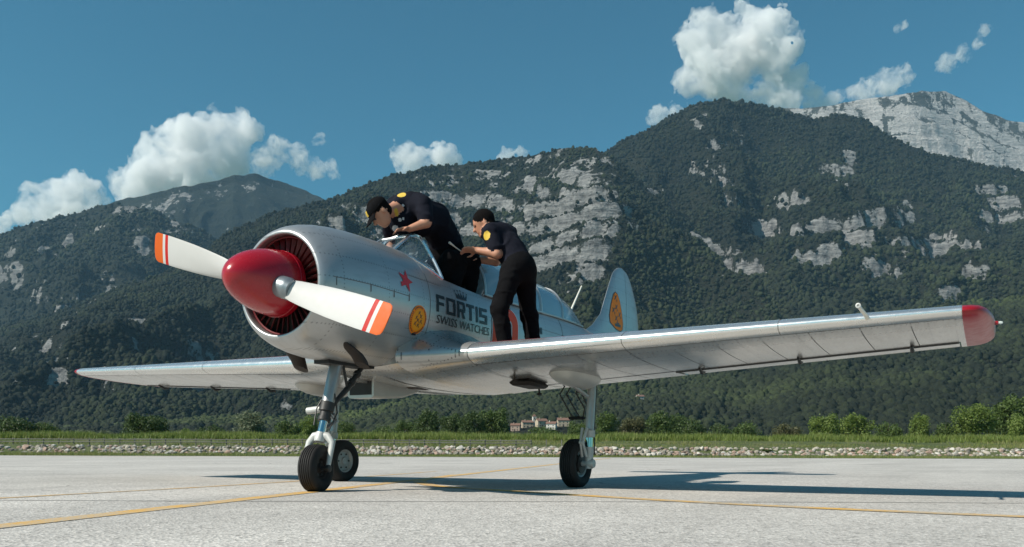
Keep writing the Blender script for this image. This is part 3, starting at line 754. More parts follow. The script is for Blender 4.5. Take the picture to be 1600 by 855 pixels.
for ch in 'FORTIS':
    w_ = th if ch == 'I' else lw*(1.12 if ch in 'O' else 1.0)
    stick('letter', letter(ch, x, LZ, w_, LH, th), 0.004, 'decal_black'); x -= w_+gap
def text_polys(s, size):
    cu = bpy.data.curves.new('lettering', 'FONT'); cu.body = s; cu.size = size; cu.resolution_u = 2
    o = bpy.data.objects.new('lettering', cu); COL.objects.link(o); bpy.context.view_layer.update()
    dg = bpy.context.evaluated_depsgraph_get(); me = o.evaluated_get(dg).to_mesh()
    vs = [v.co.copy() for v in me.vertices]; P_ = [[(vs[i].x, vs[i].y) for i in p.vertices] for p in me.polygons]
    o.evaluated_get(dg).to_mesh_clear(); bpy.data.objects.remove(o); bpy.data.curves.remove(cu); return P_
def text_on_side(s, x0, z0, width, height, mat, off=0.004, name='lettering', parent=AC):
    P_ = text_polys(s, 1.0); ax_ = [a for p in P_ for a, b in p]; bx_ = [b for p in P_ for a, b in p]
    kx = width/(max(ax_)-min(ax_)); kz = height/(max(bx_)-min(bx_)); a0, b0 = min(ax_), min(bx_)
    return stick(name, [[(x0-(a-a0)*kx, z0+(b-b0)*kz) for a, b in p] for p in P_], off, mat, parent)
text_on_side('SWISS', -0.912, 1.392, 0.335, 0.072, 'decal_black'); text_on_side('WATCHES', -1.285, 1.392, 0.532, 0.072, 'decal_black')
# crown over the name
cx, cz = -1.335, 1.668
crown = [rect(cx+0.085, cz-0.012, 0.17, 0.020)]
for k in range(5):
    a = (k-2)*0.036; h = 0.050-0.008*abs(k-2); crown.append([(cx-a*1.0+0.018, cz+0.008), (cx-a-0.018, cz+0.008), (cx-a*1.45, cz+0.008+h)])
    q = (cx-a*1.45, cz+0.016+h); crown.append([(q[0]+0.009*math.cos(t), q[1]+0.009*math.sin(t)) for t in np.linspace(0, 2*math.pi, 8, endpoint=False)])
stick('crown_mark', crown, 0.004, 'decal_black')
def disc(x, z, rx, rz, n=32): return [(x+rx*math.cos(t), z+rz*math.sin(t)) for t in np.linspace(0, 2*math.pi, n, endpoint=False)]
def little_plane(x, z, s, rot=0.0):
    out = []
    for P_ in ([(1, .12), (1, -.12), (-1, -.06), (-1, .06)], [(.35, .9), (.1, .9), (-.05, 0), (.1, -.9), (.35, -.9), (.45, 0)], [(-.75, .35), (-.95, .35), (-.95, -.35), (-.75, -.35)]):
        out.append([(x+s*(a*math.cos(rot)-b*math.sin(rot)), z+s*(a*math.sin(rot)+b*math.cos(rot))) for a, b in P_])
    return out
bx0, bz0 = -0.645, 1.381
BD = stick('round_badge', [disc(bx0, bz0, 0.113, 0.116)], 0.004, 'decal_orange')
ring = []
for k in range(40):
    a, b = 2*math.pi*k/40, 2*math.pi*(k+0.62)/40
    if k % 9 == 4: continue
    ring.append([(bx0+0.104*math.cos(a), bz0+0.106*math.sin(a)), (bx0+0.104*math.cos(b), bz0+0.106*math.sin(b)), (bx0+0.094*math.cos(b), bz0+0.096*math.sin(b)), (bx0+0.094*math.cos(a), bz0+0.096*math.sin(a))])
stick('badge_lettering', ring, 0.006, 'decal_black', BD)
stick('badge_centre', [disc(bx0, bz0, 0.084, 0.086)], 0.0058, 'decal_amber', BD)
pl = []
for dx, dz in ((0, 0.052), (-0.028, 0.026), (0.03, 0.012), (-0.038, -0.012), (0.004, -0.006), (0.032, -0.034), (-0.012, -0.044)): pl += little_plane(bx0+dx, bz0+dz, 0.020, 0.7)
stick('badge_planes', pl, 0.0075, 'decal_black', BD)
stick('badge_foot', [rect(bx0+0.03, bz0-0.122, 0.06, 0.016)], 0.0062, 'decal_black', BD)
# red star
sx, sz, sr = -0.462, 1.668, 0.098; P_ = []
for k in range(5):
    a = math.pi/2+0.30+2*math.pi*k/5; b0, b1 = a-math.pi/5, a+math.pi/5; q = 0.40
    P_.append([(sx, sz), (sx+sr*q*math.cos(b0), sz+sr*q*math.sin(b0)), (sx+sr*math.cos(a), sz+sr*math.sin(a)), (sx+sr*q*math.cos(b1), sz+sr*q*math.sin(b1))])
P_.append([(sx+0.075, sz-0.02), (sx+0.045, sz-0.02), (sx+0.050, sz-0.055), (sx+0.072, sz-0.045)])
stick('red_star', P_, 0.004, 'decal_red')
# large scarlet figure behind the standing man, white edged
nx, nz = -2.13, 1.47
def rrect(x, z, w_, h_, r_, n=6):
    o = []
    for cxx, czz, a0 in ((x+w_/2-r_, z+h_/2-r_, 0), (x-w_/2+r_, z+h_/2-r_, 90), (x-w_/2+r_, z-h_/2+r_, 180), (x+w_/2-r_, z-h_/2+r_, 270)):
        for t in np.linspace(0, 90, n): o.append((cxx+r_*math.cos(R(a0+t)), czz+r_*math.sin(R(a0+t))))
    return o
def band(outer, inner): return [[outer[i], outer[(i+1) % len(outer)], inner[(i+1) % len(inner)], inner[i]] for i in range(len(outer))]
NUM = stick('figure', band(rrect(nx, nz, 0.50, 0.46, 0.14), rrect(nx, nz, 0.26, 0.24, 0.05)), 0.006, 'decal_scarlet')
stick('figure_edge', band(rrect(nx, nz, 0.53, 0.49, 0.155), rrect(nx, nz, 0.23, 0.21, 0.04)), 0.004, 'decal_white', NUM)
stick('figure_bar', [rect(nx-0.02, nz-0.09, 0.07, 0.16)], 0.006, 'decal_scarlet', NUM)
E1 = stick('shield_badge', [[(-2.16, 1.72), (-2.27, 1.72), (-2.25, 1.775), (-2.215, 1.795), (-2.18, 1.775)]], 0.004, 'decal_amber')
stick('shield_field', [[(-2.17, 1.655), (-2.26, 1.655), (-2.275, 1.718), (-2.155, 1.718)]], 0.004, 'decal_black', E1); stick('shield_mark', [[(-2.20, 1.67), (-2.225, 1.665), (-2.24, 1.70), (-2.215, 1.69)]], 0.006, 'decal_white', E1)
stick('panel_slot', [rect(-2.905, 1.545, 0.045, 0.07)], 0.004, 'decal_black')
for xq in (-0.80, -1.98, -2.66, -3.5, -4.5, -5.3):
    mb = MB(); pts = []
    for zq in np.linspace(1.06 if xq > -3 else sec(xq)[2]+0.02, (sill(xq) if -4.4 < xq < -1.05 else sec(xq)[1])-0.02, 18): pts.append((xq, yside(xq, zq)+0.0006, zq))
    mb.tube(pts, 0.0022, 5); mb.build('panel_seam', 'seam_grey', FUS)
for z0, z1, xa, xb in ((1.30, 1.30, -0.51, -2.9), (1.725, 1.72, -0.51, -1.02), (1.60, 1.60, -2.95, -5.6), (1.42, 1.46, -2.95, -5.6)):
    mb = MB(); mb.tube([(xx, yside(xx, z0+(z1-z0)*t)+0.0006, z0+(z1-z0)*t) for t, xx in zip(np.linspace(0, 1, 24), np.linspace(xa, xb, 24))], 0.002, 5); mb.build('panel_seam', 'seam_grey', FUS)
# tail emblem
te = [(-5.86, 2.50), (-5.80, 2.46), (-5.72, 2.32), (-5.66, 2.16), (-5.67, 2.07), (-5.76, 2.035), (-5.86, 2.00), (-6.02, 1.985), (-6.10, 2.02), (-6.11, 2.10), (-6.06, 2.26), (-6.00, 2.38), (-5.92, 2.48)]
TE = stick('tail_emblem', [te], 0.004, 'decal_orange', FIN, fin=True)
cxm = sum(a for a, b in te)/len(te); czm = sum(b for a, b in te)/len(te)
stick('emblem_edge', band([(cxm+(a-cxm)*1.06, czm+(b-czm)*1.05) for a, b in te], te), 0.003, 'decal_black', TE, fin=True)
pl = []
for a, b in ((-5.86, 2.42), (-5.88, 2.29), (-5.79, 2.24), (-5.99, 2.20), (-5.88, 2.14)): pl += little_plane(a, b, 0.052, 0.8)
stick('emblem_planes', pl, 0.006, 'decal_black', TE, fin=True)
stick('emblem_script', [rect(-5.82, 2.035, 0.20, 0.035), rect(-5.87, 2.072, 0.10, 0.02)], 0.006, 'decal_black', TE, fin=True)
# ------------------------------------------------------------------ people: one continuous skin each, grown from a distance field
plain('skin', (0.50, 0.24, 0.15), 0.5, 0.0, 0.12, 30)
plain('polo_black', (0.009, 0.010, 0.017), 0.9, 0.0, 0.3, 25, bstr=0.25, spec=0.12)
plain('trouser_black', (0.007, 0.007, 0.008), 0.95, 0.0, 0.3, 25, bstr=0.25, spec=0.08)
plain('hair_dark', (0.006, 0.005, 0.005), 0.9, 0.0, 0.4, 90, bstr=0.6, spec=0.1)
plain('shoe_black', (0.012, 0.012, 0.012), 0.5)
plain('patch_yellow', (0.62, 0.42, 0.05), 0.7)
plain('patch_white', (0.55, 0.55, 0.56), 0.7)
plain('cuff_grey', (0.30, 0.30, 0.31), 0.8)
plain('lip', (0.36, 0.13, 0.10), 0.5)
plain('eye_dark', (0.02, 0.015, 0.012), 0.3)
PM = ['skin', 'polo_black', 'trouser_black', 'hair_dark', 'shoe_black', 'patch_yellow', 'patch_white', 'cuff_grey', 'lip', 'eye_dark']
SK, PO, TR, HA, SH, PY_, PW, CU, LI, EY = range(10)
def unit(v): v = np.array(v, float); return v/np.linalg.norm(v)
class Field:
    def __init__(s, lo, hi, h):
        s.lo = np.array(lo, float); s.h = h; s.n = np.ceil((np.array(hi)-s.lo)/h).astype(int)+1
        s.d = np.full(s.n, 1.0, np.float32); s.raw = np.full(s.n, 1.0, np.float32); s.m = np.zeros(s.n, np.uint8)
    def _blk(s, lo, hi, pad):
        a = np.maximum(((np.array(lo)-pad-s.lo)/s.h).astype(int), 0); b = np.minimum(((np.array(hi)+pad-s.lo)/s.h).astype(int)+2, s.n)
        sl = tuple(slice(x, y) for x, y in zip(a, b))
        g = np.stack(np.meshgrid(*[s.lo[i]+np.arange(a[i], b[i])*s.h for i in range(3)], indexing='ij'), -1); return sl, g
    def _put(s, sl, d, k, mat):
        c = s.d[sl]; h = np.clip(0.5+0.5*(c-d)/k, 0, 1); s.d[sl] = c*(1-h)+d*h-k*h*(1-h)
        near = d < s.raw[sl]; s.raw[sl] = np.where(near, d, s.raw[sl]); s.m[sl] = np.where(near, mat, s.m[sl])
    def cone(s, a, b, ra, rb, mat, k=0.03, sq=None):
        a, b = np.array(a, float), np.array(b, float); r = max(ra, rb)
        sl, g = s._blk(np.minimum(a, b)-r, np.maximum(a, b)+r, k+0.05)
        ab = b-a; t = np.clip(((g-a)@ab)/(ab@ab), 0, 1); q = g-(a+t[..., None]*ab)
        if sq is not None:                       # flatten across direction sq[0] by factor sq[1]
            n = unit(sq[0]); q = q+(q@n)[..., None]*n*(1/sq[1]-1)
        d = np.sqrt((q*q).sum(-1))-(ra+(rb-ra)*t)
        if mat in (PO, TR): d = d+(0.007*fbm(g*9.0+np.array([3.1, 7.7, mat]), 3, 5)-0.016*np.maximum(0, ridged(g*np.array([6.0, 6.0, 9.0])+mat, 2, 6)-0.2)).astype(np.float32)
        s._put(sl, d.astype(np.float32), k, mat)
    def ell(s, c, axes, rad, mat, k=0.02):
        c = np.array(c, float); A = np.array([unit(v) for v in axes]); r = np.array(rad, float)
        sl, g = s._blk(c-r.max(), c+r.max(), k+0.04); q = (g-c)@A.T
        k0 = np.sqrt(((q/r)**2).sum(-1)); k1 = np.sqrt(((q/r**2)**2).sum(-1))+1e-9
        s._put(sl, (k0*(k0-1)/k1).astype(np.float32), k, mat)
    def mesh(s):
        d = s.d; neg = d < 0; n = d.shape
        idx = -np.ones(tuple(x-1 for x in n), np.int64)
        cs = [(i, j, k) for i in (0, 1) for j in (0, 1) for k in (0, 1)]
        cnt = sum(neg[i:n[0]-1+i, j:n[1]-1+j, k:n[2]-1+k].astype(np.int8) for i, j, k in cs)
        cells = np.argwhere((cnt > 0) & (cnt < 8)); idx[tuple(cells.T)] = np.arange(len(cells))
        acc = np.zeros((len(cells), 3)); num = np.zeros(len(cells))
        for a in range(8):
            for b in range(a+1, 8):
                ca, cb = np.array(cs[a]), np.array(cs[b])
                if np.abs(ca-cb).sum() != 1: continue
                da = d[tuple((cells+ca).T)]; db = d[tuple((cells+cb).T)]; ok = (da < 0) != (db < 0)
                t = np.where(ok, da/(da-db+1e-12), 0)
                acc += np.where(ok[:, None], ca+(cb-ca)*t[:, None], 0); num += ok
        V = s.lo+(cells+acc/num[:, None])*s.h
        F = []
        for ax in range(3):
            o1, o2 = [(1, 2), (2, 0), (0, 1)][ax]
            sa = [slice(None)]*3; sb = [slice(None)]*3; sa[ax] = slice(0, n[ax]-1); sb[ax] = slice(1, n[ax])
            ch = neg[tuple(sa)] != neg[tuple(sb)]; e = np.argwhere(ch)
            e = e[(e[:, o1] > 0) & (e[:, o2] > 0) & (e[:, o1] < n[o1]-1) & (e[:, o2] < n[o2]-1)]
            flip = neg[tuple(e.T)]
            e1 = e.copy(); e1[:, o1] -= 1; e2 = e1.copy(); e2[:, o2] -= 1; e3 = e.copy(); e3[:, o2] -= 1
            q = np.stack([idx[tuple(x.T)] for x in (e, e1, e2, e3)], 1); q[~flip] = q[~flip][:, ::-1]; F.append(q)
        F = np.concatenate(F)
        ci = np.clip(np.round((V-s.lo)/s.h).astype(int), 0, np.array(n)-1); vm = s.m[tuple(ci.T)]
        # two rounds of smoothing along edges
        E_ = np.concatenate([F[:, [0, 1]], F[:, [1, 2]], F[:, [2, 3]], F[:, [3, 0]]])
        for _ in range(2):
            a2 = np.zeros_like(V); c2 = np.zeros(len(V)); np.add.at(a2, E_[:, 0], V[E_[:, 1]]); np.add.at(c2, E_[:, 0], 1)
            np.add.at(a2, E_[:, 1], V[E_[:, 0]]); np.add.at(c2, E_[:, 1], 1); V = V*0.55+0.45*a2/c2[:, None]
        return V, F, vm
def head(f, c, gaze, up, hair=True):
    g = unit(gaze); u = np.array(up, float); u = unit(u-g*(u@g)); l = np.cross(u, g); c = np.array(c, float); X = (g, l, u)
    f.ell(c+u*0.025-g*0.01, X, (0.098, 0.077, 0.098), SK, 0.02); f.ell(c-u*0.045+g*0.025, X, (0.066, 0.056, 0.072), SK, 0.03)
    f.ell(c-u*0.092+g*0.052, X, (0.028, 0.030, 0.022), SK, 0.02)                                         # chin
    f.cone(c+g*0.082+u*0.015, c+g*0.106-u*0.026, 0.008, 0.0145, SK, 0.012)                              # nose
    f.cone(c+g*0.078+u*0.026-l*0.03, c+g*0.078+u*0.026+l*0.03, 0.012, 0.012, SK, 0.015)                   # brow
    f.cone(c+g*0.082-u*0.058-l*0.018, c+g*0.082-u*0.058+l*0.018, 0.006, 0.006, LI, 0.006)
    for s in (1, -1):
        f.ell(c+g*0.077+l*s*0.031+u*0.008, X, (0.010, 0.012, 0.008), EY, 0.004)
        f.ell(c-g*0.012+l*s*0.080-u*0.01, (g, l, u), (0.020, 0.010, 0.032), SK, 0.006)                 # ear
    if hair:
        f.ell(c+u*0.040-g*0.018, X, (0.100, 0.082, 0.094), HA, 0.008); f.ell(c-g*0.055-u*0.015, X, (0.050, 0.066, 0.060), HA, 0.01)
def hand(f, w_, d, n, side, curl=0.5):
    """w_: wrist, d: direction of the fingers, n: palm faces along n, side: +1 thumb towards cross(n, d)"""
    d = unit(d); n = np.array(n, float); n = unit(n-d*(n@d)); t = np.cross(n, d)*side; w_ = np.array(w_, float)
    pc = w_+d*0.05; f.ell(pc, (d, t, n), (0.052, 0.042, 0.016), SK, 0.012)
    for k, (o, L) in enumerate(((0.030, 0.070), (0.010, 0.080), (-0.010, 0.075), (-0.029, 0.058))):
        a = w_+d*0.088+t*o; c1 = unit(d+n*curl*0.8); c2 = unit(d+n*curl*2.4); b = a+c1*L*0.45; e = b+c2*L*0.55
        f.cone(a-d*0.02, b, 0.0095, 0.0088, SK, 0.004); f.cone(b, e, 0.0088, 0.0075, SK, 0.004)
    a = w_+d*0.025+t*0.034; b = a+unit(d*0.6+t*0.7+n*0.3)*0.042; e = b+unit(d*0.9+t*0.1+n*0.5)*0.034
    f.cone(a, b, 0.013, 0.011, SK, 0.010); f.cone(b, e, 0.011, 0.008, SK, 0.005)
def paint(V, F, vm, spots):
    """printed and sewn-on patches: find where the sight line meets the cloth and colour that spot"""
    fc = V[F].mean(1); fm = vm[F[:, 0]].copy()
    for px, py, r1, r2, mat in spots:
        d = unit(ray(px, py)); q = fc-CAM; t = q@d; off = np.linalg.norm(q-t[:, None]*d, axis=1)
        c = np.argsort(off)[:40]; c = fc[c[np.argmin(t[c])]]
        e = fc-c; m = ((e@_r)/r1)**2+((e@_u)/r2)**2+((e@_f)/0.10)**2 < 1; fm[m] = mat
    return fm
def person(name, f, base, label, spots):
    V, F, vm = f.mesh(); fm = paint(V, F, vm, spots)
    o = np_mesh(name, V-np.array(base), F, PM, None, True, fmat=fm); o.location = tuple(base)
    tag(o, label, 'person', 'men servicing the aircraft'); return o

# the man in the front cockpit, bent over the windscreen
f = Field((-2.15, -0.42, 1.22), (-0.50, 0.42, 2.82), 0.0075)
pel = np.array([-1.80, 0.0, 2.23])
for s in (1, -1):
    hip = pel+[0.01, s*0.09, -0.04]; kn = np.array([-1.66, s*0.115, 1.80]); an = np.array([-1.78, s*0.115, 1.40])
    f.cone(hip, kn, 0.102, 0.070, TR); f.cone(kn, an, 0.068, 0.048, TR); f.cone(an+[0, 0, -0.05], an+[0.16, 0, -0.09], 0.045, 0.036, SH, 0.02)
f.ell(pel+[0.0, 0, 0.0], ((1, 0, 0.5), (0, 1, 0), (-0.5, 0, 1)), (0.145, 0.17, 0.15), TR, 0.05)
f.cone((-1.77, 0, 2.33), (-1.55, 0, 2.48), 0.150, 0.148, PO, 0.05, ((0.6, 0, 0.8), 0.92)); f.cone((-1.55, 0, 2.48), (-1.18, 0, 2.475), 0.150, 0.150, PO, 0.06); f.cone((-1.35, 0.0, 2.40), (-1.08, 0.0, 2.35), 0.13, 0.11, PO, 0.06)
f.cone((-1.16, 0.12, 2.50), (-1.16, -0.12, 2.50), 0.105, 0.105, PO, 0.06); f.cone((-1.08, 0, 2.50), (-1.02, 0, 2.47), 0.068, 0.062, PO, 0.03)
for s, el, wr in ((1, (-1.07, 0.27, 2.30), (-0.96, 0.17, 2.235)), (-1, (-1.36, -0.34, 2.27), (-1.22, -0.24, 2.12))):
    sh = np.array([-1.14, s*0.185, 2.485]); el = np.array(el); wr = np.array(wr); md = sh*0.25+el*0.75
    f.cone(sh, md, 0.078, 0.066, PO, 0.04); f.cone(md, el, 0.046, 0.043, SK, 0.006); f.cone(el, wr, 0.044, 0.029, SK, 0.015); hand(f, wr, (0.8, -s*0.6, -0.12), (0.1, 0, -1), -s, 0.45)
f.cone((-1.03, 0, 2.46), (-0.88, -0.005, 2.39), 0.058, 0.055, SK, 0.03)
HG, HU = unit((0.42, -0.40, -0.80)), unit((0.60, -0.50, 0.62)); HC = np.array([-0.785, -0.01, 2.355])
head(f, HC, HG, HU, True)
PA = person('person', f, (-1.78, 0.0, 1.30), 'man in dark polo and peaked cap bent over the windscreen from the front cockpit',
     [(627, 303, 0.040, 0.028, PY_), (621, 332, 0.014, 0.032, PY_), (624, 341, 0.016, 0.014, PW), (632, 320, 0.010, 0.010, PW), (632, 340, 0.010, 0.012, PW), (617, 358, 0.030, 0.022, PW)])
hl = np.cross(HU, HG); mb = MB(); rings = []
cc = HC+HU*0.045-HG*0.010
for q in np.linspace(0, math.pi/2, 9):
    rr = math.cos(q); rings.append([cc-HU*0.012*(1-rr)+HG*0.110*rr**0.8*math.cos(t)+hl*0.089*rr**0.8*math.sin(t)+HU*0.085*math.sin(q) for t in np.linspace(0, 2*math.pi, 28, endpoint=False)])
mb.loft(rings, False, True)
inv = np.array(PA.location)
def shift(mb): mb.V = [tuple(np.array(v)-inv) for v in mb.V]; return mb
CAPO = shift(mb).build('peaked_cap', 'trouser_black', PA)
mb = MB(); V = []; nseg = 15
for lay, dz in ((0, 0.0), (1, 0.006)):
    for rad in (0.0, 0.5, 1.0):
        for t in np.linspace(-1.05, 1.05, nseg):
            p = cc+HG*(0.104*math.cos(t))+hl*(0.086*math.sin(t)); V.append(p+HG*rad*0.085*math.cos(t*0.9)**0.8+hl*rad*0.012*math.sin(t)-HU*(0.030*rad**1.4+0.004)+HU*dz+HU*0.008*(t*t)*-1)
F = []
for lay in (0, 1):
    for i in range(2):
        for j in range(nseg-1):
            b = lay*3*nseg; q = (b+i*nseg+j, b+i*nseg+j+1, b+(i+1)*nseg+j+1, b+(i+1)*nseg+j); F.append(q if lay else q[::-1])
for j in range(nseg-1): F.append((2*nseg+j, 2*nseg+j+1, 5*nseg+j+1, 5*nseg+j))
shift(mb.add(V, F)).build('cap_peak', 'trouser_black', CAPO)
mb = MB(); V = []
for t in np.linspace(-0.34, 0.34, 7):
    for hgt in (0.012, 0.034, 0.055):
        q = math.asin(min(0.95, hgt/0.085)); rr = math.cos(q)**0.8; V.append(cc+HG*0.113*rr*math.cos(t)+hl*0.092*rr*math.sin(t)+HU*hgt+HG*0.002)
shift(mb.add(V, [(i*3+j, (i+1)*3+j, (i+1)*3+j+1, i*3+j+1) for i in range(6) for j in range(2)])).build('cap_badge', 'patch_yellow', CAPO)

# the man standing on the near wing root, leaning over the cockpit side
f = Field((-2.30, 0.20, 1.09), (-1.25, 1.12, 2.62), 0.0075)
pel = np.array([-1.745, 0.80, 1.955]); zt = 1.125
kl, kr = np.array([-1.50, 0.76, 1.57]), np.array([-1.90, 0.84, 1.57])
al, ar = np.array([-1.545, 0.80, zt+0.10]), np.array([-1.93, 0.88, zt+0.10])
hl_, hr_ = pel+[0.095, -0.005, -0.03], pel+[-0.095, 0.02, -0.03]
for hp, kn, an in ((hl_, kl, al), (hr_, kr, ar)):
    f.cone(hp, kn, 0.100, 0.074, TR); f.cone(kn, an, 0.072, 0.060, TR); f.cone(an+[0, 0.02, -0.055], an+[0.03, -0.17, -0.062], 0.046, 0.036, SH, 0.02)
f.ell(pel+[-0.01, 0.03, 0.02], ((1, 0, 0), (0, 1, 0.2), (0, -0.2, 1)), (0.175, 0.135, 0.15), TR, 0.05)
ch = np.array([-1.79, 0.62, 2.27])
f.cone(pel+[-0.01, 0, 0.07], (pel+ch)/2+[-0.01, 0.02, 0.02], 0.150, 0.150, PO, 0.05, ((0, 1, 0.5), 0.80)); f.cone((pel+ch)/2+[-0.01, 0.02, 0.02], ch, 0.150, 0.150, PO, 0.06, ((0, 1, 0.5), 0.82))
f.cone((-1.66, 0.595, 2.29), (-1.93, 0.575, 2.34), 0.106, 0.106, PO, 0.06)
shl, shr = np.array([-1.615, 0.60, 2.30]), np.array([-1.985, 0.565, 2.365])
ell_, wrl = np.array([-1.575, 0.685, 2.085]), np.array([-1.525, 0.505, 2.128])
md = shl*0.30+ell_*0.70
f.cone(shl, md, 0.080, 0.068, PO, 0.03); f.cone(md, ell_, 0.049, 0.046, SK, 0.006); f.cone(ell_, wrl, 0.046, 0.030, SK, 0.015); hand(f, wrl, (0.45, -0.85, 0.12), (0.5, 0.2, -0.8), 1, 0.7)
elr, wrr = np.array([-2.0, 0.42, 2.13]), np.array([-1.82, 0.33, 2.12]); md = shr*0.35+elr*0.65
f.cone(shr, md, 0.078, 0.066, PO, 0.03); f.cone(md, elr, 0.048, 0.045, SK, 0.006); f.cone(elr, wrr, 0.045, 0.030, SK, 0.015); hand(f, wrr, (0.85, -0.5, 0.0), (0, 0, -1), -1, 0.5)
f.cone((-1.77, 0.575, 2.35), (-1.72, 0.535, 2.38), 0.066, 0.060, PO, 0.03); f.cone((-1.75, 0.56, 2.34), (-1.685, 0.52, 2.39), 0.056, 0.054, SK, 0.02)
head(f, (-1.660, 0.495, 2.400), (0.42, -0.80, -0.40), (0.20, -0.25, 0.94), True)
PB = person('person', f, (-1.74, 0.82, zt), 'man in dark polo and trousers standing on the wing root beside the open cockpit',
     [(759, 368, 0.032, 0.040, PY_)])
# jacket thrown over the seat and cockpit side
f = Field((-2.05, -0.15, 1.62), (-1.20, 0.50, 2.30), 0.009)
f.cone((-1.42, 0.28, 2.06), (-1.86, 0.24, 2.14), 0.075, 0.085, PO, 0.05); f.cone((-1.45, 0.20, 1.95), (-1.80, 0.20, 2.02), 0.12, 0.12, PO, 0.06); f.cone((-1.78, 0.30, 2.08), (-1.70, 0.34, 1.82), 0.07, 0.05, PO, 0.04); f.cone((-1.55, 0.30, 2.02), (-1.45, 0.33, 1.82), 0.06, 0.05, PO, 0.04)
V, F, vm = f.mesh(); jb = np.array([-1.65, 0.22, 1.75]); o = np_mesh('jacket', V-jb, F, 'trouser_black', None, True); o.location = tuple(jb)
tag(o, 'black jacket heaped over the seat back in the open front cockpit', 'jacket')
mb = MB(); mb.tube([(-1.48, 0.36, 2.13), (-1.42, 0.34, 2.155), (-1.34, 0.33, 2.18)], [0.006, 0.006, 0.011], 8); o = mb.build('screwdriver', 'off_white'); tag(o, 'thin white tool lying on the black jacket by the cockpit', 'tool')
# ------------------------------------------------------------------ ground materials
def tarmac_mat():
    m = NT('apron_concrete'); p = m.pos()
    v1 = m.n('ShaderNodeTexVoronoi'); v1.inputs['Scale'].default_value = 75; m.l(p, v1.inputs['Vector'])
    speck = m.ramp(v1.outputs['Color'], [(0.0, 0.30), (0.18, 0.80), (0.6, 1.0), (1.0, 1.32)])
    big = m.ramp(m.noise(0.35, 6, 0.6, p), [(0.27, 0.82), (0.6, 1.05)])
    mid = m.ramp(m.noise(2.6, 6, 0.65, p), [(0.3, 0.92), (0.7, 1.06)])
    fine = m.ramp(m.noise(38, 4, 0.7, p), [(0.32, 0.70), (0.5, 1.0), (0.7, 1.14)])
    band = m.ramp(m.noise(0.5, 4, 0.6, m.mapv(p, (0.10, 1.3, 1))), [(0.35, 0.87), (0.65, 1.04)])
    v3 = m.n('ShaderNodeTexVoronoi'); v3.inputs['Scale'].default_value = 32; m.l(p, v3.inputs['Vector']); sp2 = m.ramp(v3.outputs['Color'], [(0.0, 0.62), (0.2, 0.95), (1.0, 1.10)])
    c = m.mix(1.0, (0.53, 0.505, 0.47), speck, 'MULTIPLY'); c = m.mix(1.0, c, sp2, 'MULTIPLY')
    for t in (big, mid, fine, band): c = m.mix(1.0, c, t, 'MULTIPLY')
    v2 = m.n('ShaderNodeTexVoronoi'); v2.inputs['Scale'].default_value = 5.0; m.l(p, v2.inputs['Vector'])
    c = m.mix(m.math('MULTIPLY', m.math('LESS_THAN', v2.outputs['Distance'], 0.06), 0.8), c, (0.045, 0.042, 0.04))
    ck = m.n('ShaderNodeTexVoronoi', feature='DISTANCE_TO_EDGE'); ck.inputs['Scale'].default_value = 0.16
    dn = m.n('ShaderNodeVectorMath', operation='ADD'); nz = m.n('ShaderNodeTexNoise'); nz.inputs['Scale'].default_value = 0.9; nz.inputs['Detail'].default_value = 5; m.l(p, nz.inputs['Vector']); m.l(p, dn.inputs[0]); m.l(nz.outputs[1], dn.inputs[1]); m.l(dn.outputs[0], ck.inputs['Vector'])
    cr = m.math('MULTIPLY', m.math('LESS_THAN', ck.outputs['Distance'], 0.0022), m.ramp(m.noise(0.25, 2, 0.5, p), [(0.5, 0.0), (0.6, 0.55)]))
    c = m.mix(cr, c, (0.13, 0.12, 0.11))
    m.bsdf(c, m.math('ADD', m.math('MULTIPLY', m.noise(20, 3, 0.6, p), 0.2), 0.72), 0.0, 0.35, bump=m.math('ADD', v1.outputs['Distance'], m.math('MULTIPLY', fine, 0.6)), bstr=0.55, bdist=0.008)
tarmac_mat()
def line_mat():
    m = NT('line_paint'); p = m.pos()
    wear = m.ramp(m.math('ADD', m.math('MULTIPLY', m.noise(45, 5, 0.7, p), 0.6), m.math('MULTIPLY', m.noise(2.2, 4, 0.6, p), 0.5)), [(0.47, 0.0), (0.62, 0.85)])
    c = m.mix(m.noise(6, 4, 0.6, p), (0.62, 0.33, 0.055), (0.70, 0.42, 0.10))
    c = m.mix(wear, c, (0.42, 0.39, 0.33))
    m.bsdf(c, 0.75, 0.0, 0.35, bump=m.noise(60, 3, 0.6, p), bstr=0.4, bdist=0.004)
line_mat()
def grass_ground(name, a, b, c_):
    m = NT(name); p = m.pos()
    n = m.noise(0.35, 6, 0.65, p); n2 = m.noise(3.0, 5, 0.7, p)
    col = m.ramp(m.math('ADD', m.math('MULTIPLY', n, 0.6), m.math('MULTIPLY', n2, 0.4)), [(0.36, a), (0.5, b), (0.64, c_)])
    m.bsdf(col, 0.9, 0.0, 0.2, bump=n2, bstr=0.8, bdist=0.1)
grass_ground('meadow', (0.055, 0.075, 0.022), (0.085, 0.105, 0.035), (0.13, 0.125, 0.06))
grass_ground('bank_soil', (0.050, 0.075, 0.024), (0.085, 0.105, 0.042), (0.135, 0.128, 0.070))
def blade_mat():
    m = NT('grass_blade'); at_ = m.n('ShaderNodeAttribute', attribute_name='tone')
    col = m.ramp(at_.outputs['Fac'], [(0.0, (0.095, 0.140, 0.030)), (0.45, (0.180, 0.240, 0.052)), (0.75, (0.240, 0.265, 0.080)), (1.0, (0.30, 0.265, 0.13))])
    b = m.bsdf(col, 0.6, 0.0, 0.3, link=False); t = m.n('ShaderNodeBsdfTranslucent'); m.l(col, t.inputs[0]); x = m.n('ShaderNodeMixShader'); x.inputs[0].default_value = 0.35
    m.l(b, x.inputs[1]); m.l(t.outputs[0], x.inputs[2]); m.l(x.outputs[0], m.out.inputs[0])
blade_mat()

